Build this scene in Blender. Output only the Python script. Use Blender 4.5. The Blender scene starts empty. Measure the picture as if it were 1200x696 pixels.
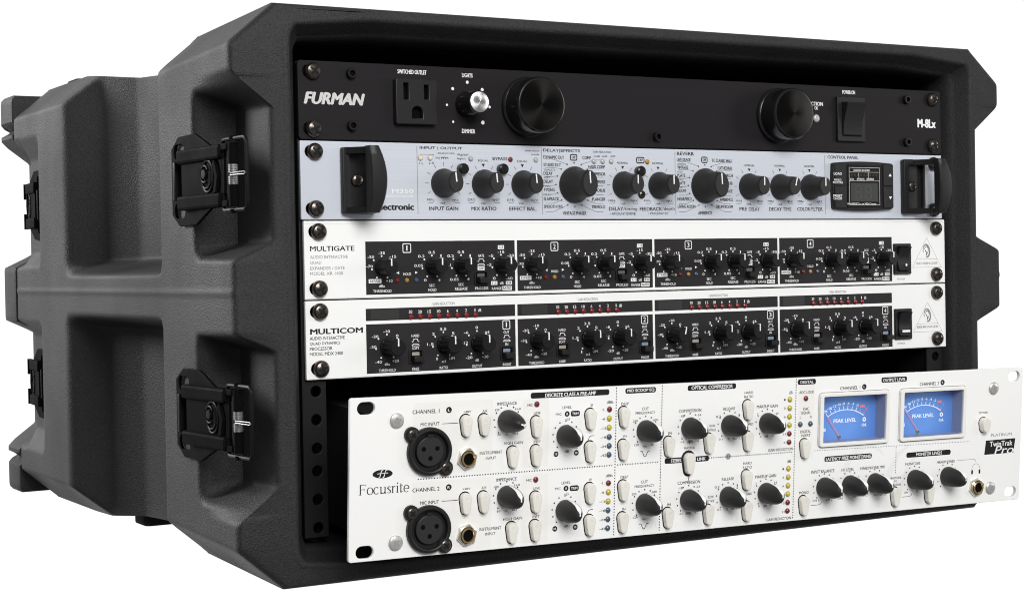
import bpy, bmesh, math, random
from mathutils import Matrix, Vector
import numpy as np
random.seed(7)
scene = bpy.context.scene
COL = scene.collection
MM = 0.001
PI = math.pi

# ------------------------------------------------------------------ camera
cam_d = bpy.data.cameras.new("Camera")
cam = bpy.data.objects.new("Camera", cam_d)
COL.objects.link(cam)
cam_d.sensor_width = 36.0
cam_d.lens = 60.42
cam_d.clip_start = 0.02
cam_d.clip_end = 200.0
def euler_m(a, b, c):
    return (Matrix.Rotation(a, 3, 'Z') @ Matrix.Rotation(b, 3, 'X') @ Matrix.Rotation(c, 3, 'Y'))
R3 = euler_m(-0.531554, -0.017180, 0.018000)
right, fwd, up = R3.col[0], R3.col[1], R3.col[2]
m4 = Matrix((right, up, -fwd)).transposed().to_4x4()
m4.translation = Vector((-381.80, -878.36, 149.70)) * MM
cam.matrix_world = m4
scene.camera = cam

# ------------------------------------------------------------------ world: white studio surround
w = bpy.data.worlds.new("World")
scene.world = w
w.use_nodes = True
nt = w.node_tree
for n in list(nt.nodes):
    nt.nodes.remove(n)
wo = nt.nodes.new('ShaderNodeOutputWorld')
bg = nt.nodes.new('ShaderNodeBackground')
tc = nt.nodes.new('ShaderNodeTexCoord')
dot = nt.nodes.new('ShaderNodeVectorMath'); dot.operation = 'DOT_PRODUCT'
dot.inputs[1].default_value = Vector((0.507, 0.862, 0.0))
mr = nt.nodes.new('ShaderNodeMapRange'); mr.interpolation_type = 'SMOOTHSTEP'
mr.inputs['From Min'].default_value = 0.25
mr.inputs['From Max'].default_value = 0.72
mr.inputs['To Min'].default_value = 0.22      # dark half of the studio, behind the photographer
mr.inputs['To Max'].default_value = 1.08      # lit white sweep behind the case
nt.links.new(tc.outputs['Generated'], dot.inputs[0])
nt.links.new(dot.outputs['Value'], mr.inputs['Value'])
nt.links.new(mr.outputs['Result'], bg.inputs['Color'])
bg.inputs['Strength'].default_value = 1.0
nt.links.new(bg.outputs[0], wo.inputs[0])

def area(name, loc, target, sx, sy, power, col=(1, 1, 1)):
    l = bpy.data.lights.new(name, 'AREA')
    l.shape = 'RECTANGLE'; l.size = sx; l.size_y = sy; l.energy = power; l.color = col
    o = bpy.data.objects.new(name, l)
    COL.objects.link(o)
    o.location = loc
    d = Vector(target) - Vector(loc)
    o.rotation_euler = d.to_track_quat('-Z', 'Y').to_euler()
    return o
area("softbox_overhead", (-0.22, -1.85, 1.12), (0.16, 0.0, 0.14), 1.2, 0.9, 48, (1.0, 0.995, 0.985))
area("softbox_right", (2.35, -1.35, 0.5), (0.24, 0.0, 0.14), 0.7, 0.9, 9, (1.0, 0.995, 0.985))
area("softbox_side", (-1.20, 1.52, 0.85), (-0.05, 0.2, 0.14), 0.5, 0.65, 40, (1, 1, 1))

scene.view_settings.view_transform = 'Standard'
scene.view_settings.look = 'None'
scene.view_settings.exposure = 0.0
scene.view_settings.gamma = 1.0
scene.view_settings.use_curve_mapping = False
scene.cycles.max_bounces = 8
scene.cycles.use_denoising = True
scene.cycles.use_adaptive_sampling = False
scene.cycles.filter_width = 1.05

# ------------------------------------------------------------------ materials
MATS = {}
def mat(name, col, rough=0.5, metal=0.0, spec=0.5, bump=None, noise=None, aniso=None, brushed=None, emit=None, coat=0, grain=None):
    m = bpy.data.materials.new(name)
    m.use_nodes = True
    t = m.node_tree
    b = t.nodes['Principled BSDF']
    b.inputs['Base Color'].default_value = (*col, 1)
    b.inputs['Roughness'].default_value = rough
    b.inputs['Metallic'].default_value = metal
    b.inputs['Specular IOR Level'].default_value = spec
    if coat: b.inputs['Coat Weight'].default_value = coat
    tcn = t.nodes.new('ShaderNodeTexCoord')
    if noise:                     # (scale, amount) slow unevenness of the surface colour and gloss
        nz = t.nodes.new('ShaderNodeTexNoise'); nz.inputs['Scale'].default_value = noise[0]
        nz.inputs['Detail'].default_value = 6
        t.links.new(tcn.outputs['Object'], nz.inputs['Vector'])
        r = t.nodes.new('ShaderNodeMapRange')
        r.inputs['From Min'].default_value = 0.3; r.inputs['From Max'].default_value = 0.7
        r.inputs['To Min'].default_value = 1 - noise[1]; r.inputs['To Max'].default_value = 1 + noise[1]
        t.links.new(nz.outputs['Fac'], r.inputs['Value'])
        mx = t.nodes.new('ShaderNodeVectorMath'); mx.operation = 'SCALE'
        mx.inputs[0].default_value = col
        t.links.new(r.outputs['Result'], mx.inputs['Scale'])
        t.links.new(mx.outputs['Vector'], b.inputs['Base Color'])
        r2 = t.nodes.new('ShaderNodeMath'); r2.operation = 'MULTIPLY'
        r2.inputs[1].default_value = rough
        t.links.new(r.outputs['Result'], r2.inputs[0])
        t.links.new(r2.outputs[0], b.inputs['Roughness'])
    if grain:                     # (scale, amount) fine pebble speckle of a moulded skin
        nz = t.nodes.new('ShaderNodeTexNoise'); nz.inputs['Scale'].default_value = grain[0]
        nz.inputs['Detail'].default_value = 2
        t.links.new(tcn.outputs['Object'], nz.inputs['Vector'])
        r = t.nodes.new('ShaderNodeMapRange')
        r.inputs['From Min'].default_value = 0.3; r.inputs['From Max'].default_value = 0.7
        r.inputs['To Min'].default_value = 1 - grain[1]; r.inputs['To Max'].default_value = 1 + grain[1]
        t.links.new(nz.outputs['Fac'], r.inputs['Value'])
        mx2 = t.nodes.new('ShaderNodeVectorMath'); mx2.operation = 'SCALE'
        t.links.new(mx.outputs['Vector'], mx2.inputs[0])
        t.links.new(r.outputs['Result'], mx2.inputs['Scale'])
        t.links.new(mx2.outputs['Vector'], b.inputs['Base Color'])
    if bump:                      # (scale, strength, distance)
        nz = t.nodes.new('ShaderNodeTexNoise'); nz.inputs['Scale'].default_value = bump[0]
        nz.inputs['Detail'].default_value = 3
        t.links.new(tcn.outputs['Object'], nz.inputs['Vector'])
        bp = t.nodes.new('ShaderNodeBump'); bp.inputs['Strength'].default_value = bump[1]
        bp.inputs['Distance'].default_value = bump[2]
        t.links.new(nz.outputs['Fac'], bp.inputs['Height'])
        t.links.new(bp.outputs[0], b.inputs['Normal'])
    if brushed:                   # fine horizontal brushing (scale across, strength)
        mp = t.nodes.new('ShaderNodeMapping')
        mp.inputs['Scale'].default_value = (6, brushed[0], 1)
        t.links.new(tcn.outputs['Object'], mp.inputs['Vector'])
        nz = t.nodes.new('ShaderNodeTexNoise'); nz.inputs['Scale'].default_value = 1.0
        nz.inputs['Detail'].default_value = 4
        t.links.new(mp.outputs[0], nz.inputs['Vector'])
        r = t.nodes.new('ShaderNodeMapRange')
        r.inputs['From Min'].default_value = 0.25; r.inputs['From Max'].default_value = 0.75
        r.inputs['To Min'].default_value = 1 - brushed[1]; r.inputs['To Max'].default_value = 1 + brushed[1]
        t.links.new(nz.outputs['Fac'], r.inputs['Value'])
        mx = t.nodes.new('ShaderNodeVectorMath'); mx.operation = 'SCALE'
        mx.inputs[0].default_value = col
        t.links.new(r.outputs['Result'], mx.inputs['Scale'])
        t.links.new(mx.outputs['Vector'], b.inputs['Base Color'])
    if aniso:
        b.inputs['Anisotropic'].default_value = aniso
        tg = t.nodes.new('ShaderNodeTangent'); tg.direction_type = 'RADIAL'; tg.axis = 'Z'
        t.links.new(tg.outputs[0], b.inputs['Tangent'])
    if emit:
        b.inputs['Emission Color'].default_value = (*col, 1)
        b.inputs['Emission Strength'].default_value = emit
    MATS[name] = m
    return m

mat('case_plastic', (0.0245, 0.0245, 0.025), 0.58, spec=0.24, bump=(1150, 0.95, 0.0005), noise=(16, 0.16), grain=(950, 0.30))
mat('case_liner', (0.012, 0.012, 0.012), 0.7, spec=0.2, bump=(900, 0.25, 0.0004))
mat('latch_steel', (0.0045, 0.0045, 0.0047), 0.6, spec=0.02, noise=(60, 0.12))
mat('bright_steel', (0.34, 0.34, 0.34), 0.5, metal=1.0)
mat('latch_gloss', (0.006, 0.006, 0.006), 0.42, spec=0.08)
mat('rail_steel', (0.0065, 0.0065, 0.007), 0.55, spec=0.2)
mat('rubber', (0.010, 0.010, 0.010), 0.8, spec=0.2)
mat('black_panel', (0.0135, 0.012, 0.0135), 0.5, spec=0.12, brushed=(1800, 0.10))
mat('silver_panel', (0.555, 0.58, 0.64), 0.42, metal=0.1, spec=0.4, brushed=(2600, 0.05))
mat('white_panel', (0.84, 0.84, 0.83), 0.42, spec=0.35, noise=(9, 0.025))
mat('cream_panel', (0.84, 0.838, 0.828), 0.42, spec=0.35, noise=(9, 0.02))
mat('ink_black', (0.012, 0.012, 0.013), 0.6, spec=0.2)
mat('ink_white', (0.80, 0.80, 0.80), 0.6, spec=0.2)
mat('ink_grey', (0.28, 0.28, 0.29), 0.6, spec=0.2)
mat('ink_pale', (0.62, 0.62, 0.60), 0.6, spec=0.2)
mat('ink_silver', (0.60, 0.59, 0.58), 0.4, metal=0.2)
mat('ink_panel_black', (0.022, 0.0205, 0.0215), 0.5, spec=0.16, noise=(40, 0.08))
mat('ink_window', (0.036, 0.035, 0.035), 0.3, spec=0.3)
mat('screw_metal', (0.115, 0.10, 0.09), 0.24, metal=0.9)
mat('screw_dark', (0.006, 0.006, 0.006), 0.6, spec=0.2)
mat('zinc', (0.60, 0.59, 0.57), 0.35, metal=0.6, noise=(400, 0.12))
mat('gold', (0.78, 0.58, 0.28), 0.25, metal=1.0)
mat('nickel', (0.75, 0.72, 0.64), 0.25, metal=0.9)
mat('knob_black', (0.0085, 0.0085, 0.009), 0.36, spec=0.25)
mat('knob_soft', (0.022, 0.021, 0.021), 0.46, spec=0.32, bump=(2500, 0.12, 0.0003))
mat('knob_gloss', (0.009, 0.009, 0.009), 0.22, spec=0.4)
mat('screen_black', (0.008, 0.008, 0.008), 0.3, spec=0.12)
mat('knob_turned', (0.012, 0.011, 0.0105), 0.30, metal=0.9, aniso=0.85)
mat('silver_turned', (0.80, 0.80, 0.79), 0.25, metal=1.0, aniso=0.85)
mat('plastic_black', (0.013, 0.0128, 0.0135), 0.42, spec=0.25, bump=(1800, 0.15, 0.0003))
mat('hole_black', (0.003, 0.003, 0.003), 0.8, spec=0.05)
mat('key_cream', (0.72, 0.70, 0.64), 0.42, spec=0.4)
mat('key_line', (0.80, 0.80, 0.79), 0.4)
mat('led_red', (0.20, 0.016, 0.015), 0.22, coat=0.3)
mat('led_darkred', (0.16, 0.012, 0.012), 0.18, coat=0.3)
mat('led_yellow', (0.50, 0.42, 0.03), 0.18, coat=0.3)
mat('led_amber', (0.36, 0.20, 0.03), 0.2, coat=0.3)
mat('led_blue', (0.055, 0.09, 0.14), 0.18, coat=0.3)
mat('led_clear', (0.42, 0.42, 0.42), 0.15, coat=0.4)
mat('led_pale', (0.70, 0.62, 0.52), 0.2, coat=0.3)
mat('dial_deep', (0.03, 0.12, 0.46), 0.5, emit=0.20)
mat('dial_wall', (0.33, 0.35, 0.44), 0.25, spec=0.5)
mat('dial_pink', (0.85, 0.22, 0.22), 0.5, emit=0.15)
mat('dial_white', (0.85, 0.88, 0.92), 0.5, emit=0.25)
mat('frame_satin', (0.80, 0.79, 0.76), 0.35, spec=0.5)
mat('lcd', (0.045, 0.048, 0.044), 0.3, spec=0.15)
mat('lcd_digit', (0.062, 0.065, 0.06), 0.3, spec=0.15)
def glass_mat():
    m = bpy.data.materials.new('meter_glass'); m.use_nodes = True
    t = m.node_tree
    for n in list(t.nodes): t.nodes.remove(n)
    o = t.nodes.new('ShaderNodeOutputMaterial'); tr = t.nodes.new('ShaderNodeBsdfTransparent')
    g = t.nodes.new('ShaderNodeBsdfGlossy'); g.inputs['Roughness'].default_value = 0.05
    fr = t.nodes.new('ShaderNodeFresnel'); fr.inputs['IOR'].default_value = 1.35
    mx = t.nodes.new('ShaderNodeMixShader')
    t.links.new(fr.outputs[0], mx.inputs[0]); t.links.new(tr.outputs[0], mx.inputs[1]); t.links.new(g.outputs[0], mx.inputs[2])
    t.links.new(mx.outputs[0], o.inputs[0])
    MATS['meter_glass'] = m
glass_mat()
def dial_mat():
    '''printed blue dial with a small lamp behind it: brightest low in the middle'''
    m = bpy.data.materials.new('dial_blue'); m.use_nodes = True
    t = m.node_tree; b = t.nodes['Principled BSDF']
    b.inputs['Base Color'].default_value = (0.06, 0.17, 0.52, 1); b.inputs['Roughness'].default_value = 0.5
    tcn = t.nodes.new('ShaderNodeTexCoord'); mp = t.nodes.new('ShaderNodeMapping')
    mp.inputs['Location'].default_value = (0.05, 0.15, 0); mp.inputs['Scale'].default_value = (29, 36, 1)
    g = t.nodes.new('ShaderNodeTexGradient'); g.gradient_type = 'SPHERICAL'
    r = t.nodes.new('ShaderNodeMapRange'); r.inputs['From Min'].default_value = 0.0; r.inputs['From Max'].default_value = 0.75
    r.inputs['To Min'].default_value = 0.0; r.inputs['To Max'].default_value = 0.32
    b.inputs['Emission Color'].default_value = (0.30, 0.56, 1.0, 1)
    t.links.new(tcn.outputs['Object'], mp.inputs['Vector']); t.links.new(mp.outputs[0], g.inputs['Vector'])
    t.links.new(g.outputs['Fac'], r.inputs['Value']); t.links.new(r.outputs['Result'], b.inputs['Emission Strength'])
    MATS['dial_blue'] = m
dial_mat()

# ------------------------------------------------------------------ mesh builder (millimetres, local frame: x right, y up, z outward)
class MB:
    def __init__(s):
        s.v = []; s.f = []; s.m = []; s.sm = []; s.mats = []
    def mi(s, name):
        if name not in s.mats: s.mats.append(name)
        return s.mats.index(name)
    def add(s, verts, faces, mname, smooth=True):
        o = len(s.v); k = s.mi(mname)
        s.v += [tuple(p) for p in verts]
        for f in faces:
            s.f.append(tuple(i + o for i in f)); s.m.append(k); s.sm.append(smooth)
    def xf(s, mtx, start=0):
        for i in range(start, len(s.v)):
            s.v[i] = tuple(mtx @ Vector(s.v[i]))
    def box(s, x0, x1, y0, y1, z0, z1, m, bev=0.0):
        if bev <= 0:
            vs = [(x, y, z) for z in (z0, z1) for y in (y0, y1) for x in (x0, x1)]
            s.add(vs, [(0, 2, 3, 1), (4, 5, 7, 6), (0, 1, 5, 4), (2, 6, 7, 3), (0, 4, 6, 2), (1, 3, 7, 5)], m, False)
        else:
            s.prism([(x0, y0), (x1, y0), (x1, y1), (x0, y1)], z0, z1, m, bev)
    def prism(s, poly, z0, z1, m, bev=0.0, side=None, top=None):
        """convex polygon (ccw) extruded z0..z1, with the front edge bevelled"""
        n = len(poly)
        cx = sum(p[0] for p in poly) / n; cy = sum(p[1] for p in poly) / n
        def inset(d):
            if d == 0: return poly
            out = []
            for i in range(n):
                a = Vector(poly[i - 1]); b = Vector(poly[i]); c = Vector(poly[(i + 1) % n])
                e1 = (b - a).normalized(); e2 = (c - b).normalized()
                n1 = Vector((-e1.y, e1.x)); n2 = Vector((-e2.y, e2.x))
                k = (n1 + n2); L = k.length_squared
                k = k * (2.0 / L) if L > 1e-6 else n1
                k = k if k.length < 3 else k.normalized() * 3
                out.append((b.x + k.x * d, b.y + k.y * d))
            return out
        levels = [(0, z0)]
        if bev > 0:
            levels += [(0, z1 - bev), (bev * .3, z1 - bev * .3), (bev, z1)]
        else:
            levels += [(0, z1)]
        vs = []; fs = []
        for d, z in levels: vs += [(x, y, z) for x, y in inset(d)]
        for k in range(len(levels) - 1):
            for i in range(n):
                j = (i + 1) % n
                fs.append((k * n + i, k * n + j, (k + 1) * n + j, (k + 1) * n + i))
        s.add(vs, fs, side or m, True)
        top_v = vs[-n:]
        s.add(top_v, [tuple(range(n))], top or m, True)
    def lathe(s, prof, m, cx=0, cy=0, n=32, sx=1.0, sy=1.0, mats=None, cap=True):
        """profile [(r, z)...] turned about z"""
        for k in range(len(prof) - 1):
            (r0, z0), (r1, z1) = prof[k], prof[k + 1]
            mm = mats[k] if mats else m
            vs = []
            for r, z in ((r0, z0), (r1, z1)):
                vs += [(cx + r * sx * math.cos(2 * PI * i / n), cy + r * sy * math.sin(2 * PI * i / n), z) for i in range(n)]
            if r1 < 1e-6:
                vs = vs[:n] + [(cx, cy, z1)]
                s.add(vs, [(i, (i + 1) % n, n) for i in range(n)], mm)
            elif r0 < 1e-6:
                vs = vs[n:] + [(cx, cy, z0)]
                s.add(vs, [((i + 1) % n, i, n) for i in range(n)], mm)
            else:
                s.add(vs, [(i, (i + 1) % n, n + (i + 1) % n, n + i) for i in range(n)], mm)
    def disc(s, cx, cy, r, z, m, n=20, sx=1.0, r0=0):
        if r0 <= 0:
            s.add([(cx + r * sx * math.cos(2 * PI * i / n), cy + r * math.sin(2 * PI * i / n), z) for i in range(n)], [tuple(range(n))], m, False)
        else:
            vs = [(cx + q * sx * math.cos(2 * PI * i / n), cy + q * math.sin(2 * PI * i / n), z) for q in (r0, r) for i in range(n)]
            s.add(vs, [(i, n + i, n + (i + 1) % n, (i + 1) % n) for i in range(n)], m, False)
    def rect(s, x0, x1, y0, y1, z, m):
        s.add([(x0, y0, z), (x1, y0, z), (x1, y1, z), (x0, y1, z)], [(0, 1, 2, 3)], m, False)
    def poly(s, pts, z, m):
        s.add([(x, y, z) for x, y in pts], [tuple(range(len(pts)))], m, False)
    def ribbon(s, pts, wd, z, m, closed=False):
        n = len(pts); L = []; Rr = []
        for i in range(n):
            if closed:
                a = Vector(pts[i - 1]); c = Vector(pts[(i + 1) % n])
            else:
                a = Vector(pts[max(i - 1, 0)]); c = Vector(pts[min(i + 1, n - 1)])
            b = Vector(pts[i])
            wi = wd[i] if isinstance(wd, (list, tuple)) else wd
            e1 = (b - a).normalized() if (b - a).length > 1e-9 else (c - b).normalized()
            e2 = (c - b).normalized() if (c - b).length > 1e-9 else e1
            n1 = Vector((-e1.y, e1.x)); n2 = Vector((-e2.y, e2.x))
            k = n1 + n2
            k = k * (2.0 / max(k.length_squared, 1.0))
            L.append((b.x + k.x * wi / 2, b.y + k.y * wi / 2, z)); Rr.append((b.x - k.x * wi / 2, b.y - k.y * wi / 2, z))
        fs = []
        for i in range(n if closed else n - 1):
            j = (i + 1) % n
            fs.append((n + i, n + j, j, i))
        s.add(L + Rr, fs, m, False)
    def tube(s, pts, r, m, n=8, closed=False):
        P = [Vector(p) for p in pts]; N = len(P); vs = []; fs = []
        prev = None
        for i in range(N):
            t = (P[(i + 1) % N] - P[i - 1]) if closed else (P[min(i + 1, N - 1)] - P[max(i - 1, 0)])
            t.normalize()
            if prev is None:
                a = Vector((0, 0, 1)) if abs(t.z) < .9 else Vector((1, 0, 0))
                u = t.cross(a).normalized()
            else:
                u = (prev - t * prev.dot(t)).normalized()
            prev = u; v = t.cross(u)
            for k in range(n):
                a = 2 * PI * k / n
                vs.append(P[i] + (u * math.cos(a) + v * math.sin(a)) * r)
        for i in range(N if closed else N - 1):
            j = (i + 1) % N
            for k in range(n):
                k2 = (k + 1) % n
                fs.append((i * n + k, i * n + k2, j * n + k2, j * n + k))
        if not closed:
            fs.append(tuple(range(n))[::-1]); fs.append(tuple((N - 1) * n + k for k in range(n)))
        s.add(vs, fs, m)
    def mesh(s, me, m, offset=(0, 0, 0)):
        s.add([(v.co.x + offset[0], v.co.y + offset[1], v.co.z + offset[2]) for v in me.vertices],
              [tuple(p.vertices) for p in me.polygons], m, True)
    def data(s, name, angle=35):
        me = bpy.data.meshes.new(name)
        me.from_pydata([(x * MM, y * MM, z * MM) for x, y, z in s.v], [], s.f)
        for k in s.mats: me.materials.append(MATS[k])
        me.polygons.foreach_set('material_index', s.m)
        me.polygons.foreach_set('use_smooth', s.sm)
        me.update()
        me.set_sharp_from_angle(angle=math.radians(angle))
        return me
    def build(s, name, parent, loc=(0, 0, 0), angle=35, label=None):
        return put(name, s.data(name, angle), parent, loc, label)

def put(name, me, parent=None, loc=(0, 0, 0), label=None, rot=None):
    o = bpy.data.objects.new(name, me)
    COL.objects.link(o)
    if parent is not None: o.parent = parent
    o.location = Vector(loc) * MM
    if rot: o.rotation_euler = rot
    if label: o['label'] = label
    return o
def copy_tree(o, parent, loc=None):
    """a part (with its sub-parts) copied and linked"""
    c = o.copy(); COL.objects.link(c); c.parent = parent
    if loc is not None: c.location = Vector(loc) * MM
    for ch in list(o.children): copy_tree(ch, c)
    return c
def thing(name, label, cat, origin, rot=None, group=None):
    o = bpy.data.objects.new(name, None); COL.objects.link(o)
    o.empty_display_size = 0.02
    o.location = Vector(origin) * MM
    if rot is not None: o.rotation_euler = rot
    o['label'] = label; o['category'] = cat
    if group: o['group'] = group
    return o

def rrect(x0, x1, y0, y1, r, n=5):
    pts = []
    for cx, cy, a0 in ((x1 - r, y0 + r, -90), (x1 - r, y1 - r, 0), (x0 + r, y1 - r, 90), (x0 + r, y0 + r, 180)):
        for i in range(n + 1):
            a = math.radians(a0 + 90 * i / n)
            pts.append((cx + r * math.cos(a), cy + r * math.sin(a)))
    return pts
def stadium(cx, cy, w, h, n=10):
    return rrect(cx - w / 2, cx + w / 2, cy - h / 2, cy + h / 2, min(w, h) / 2 - 1e-4, n)
def circle(cx, cy, r, n=24):
    return [(cx + r * math.cos(2 * PI * i / n), cy + r * math.sin(2 * PI * i / n)) for i in range(n)]

def plate_mesh(outer, holes, z0, z1, bev=0.0):
    """flat plate with real holes: a filled 2-D curve, extruded"""
    cu = bpy.data.curves.new('plate', 'CURVE'); cu.dimensions = '2D'; cu.fill_mode = 'BOTH'
    for loop in [outer] + holes:
        sp = cu.splines.new('POLY'); sp.points.add(len(loop) - 1); sp.use_cyclic_u = True
        for p, (x, y) in zip(sp.points, loop): p.co = (x, y, 0, 1)
    cu.extrude = (z1 - z0) / 2 - bev
    cu.bevel_depth = bev; cu.bevel_resolution = 1
    cu.offset = -bev
    ob = bpy.data.objects.new('plate', cu); COL.objects.link(ob)
    bpy.context.view_layer.update()
    dg = bpy.context.evaluated_depsgraph_get()
    me = bpy.data.meshes.new_from_object(ob.evaluated_get(dg))
    bpy.data.objects.remove(ob); bpy.data.curves.remove(cu)
    for v in me.vertices: v.co.z += (z0 + z1) / 2
    return me
def add_plate(mb, outer, holes, z0, z1, m, bev=0.0):
    me = plate_mesh(outer, holes, z0, z1, bev)
    mb.mesh(me, m); bpy.data.meshes.remove(me)

# lettering: a text laid out by Blender's own font, meshed and fitted to its printed width and height
_tc = bpy.data.curves.new('lettering_source', 'FONT')
_to = bpy.data.objects.new('lettering_source', _tc)
_cache = {}
def text_geo(body, style):
    key = (body, 'i' in style)
    if key in _cache: return _cache[key]
    if _to.name not in COL.objects: COL.objects.link(_to)
    _tc.body = body; _tc.size = 1.0; _tc.resolution_u = 3
    _tc.shear = 0.25 if 'i' in style else 0.0
    _to.update_tag(); bpy.context.view_layer.update()
    dg = bpy.context.evaluated_depsgraph_get()
    me = bpy.data.meshes.new_from_object(_to.evaluated_get(dg))
    vs = [(v.co.x, v.co.y) for v in me.vertices]; fs = [tuple(p.vertices) for p in me.polygons]
    bpy.data.meshes.remove(me)
    x0 = min(v[0] for v in vs); x1 = max(v[0] for v in vs); y0 = min(v[1] for v in vs); y1 = max(v[1] for v in vs)
    vs = [((x - x0) / (x1 - x0) - .5, (y - y0) / (y1 - y0) - .5) for x, y in vs]
    _cache[key] = (vs, fs)
    return _cache[key]
INK = {'k': 'ink_black', 'w': 'ink_white', 'gy': 'ink_grey', 's': 'ink_silver', 'g': 'lcd_digit', 'p': 'ink_pale', 'dw': 'dial_white', 'dp': 'dial_pink'}
def text(mb, body, cx, cy, wd, ht, col='k', style='', z=0.06):
    vs, fs = text_geo(body, style)
    # weight: the outline struck several times, slightly shifted
    d = ht * (0.075 if 'h' in style else 0.035 if 'b' in style else 0.015)
    d = min(d, wd / max(len(body), 1) * 0.12)
    w2, h2 = wd - 2 * d, ht - 1.0 * d
    for k, (ox, oy) in enumerate(((-d, 0), (d, 0), (0, d * .5), (0, -d * .5))):
        mb.add([(cx + x * w2 + ox, cy + y * h2 + oy, z + .003 * k) for x, y in vs], fs, INK[col], False)

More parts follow.
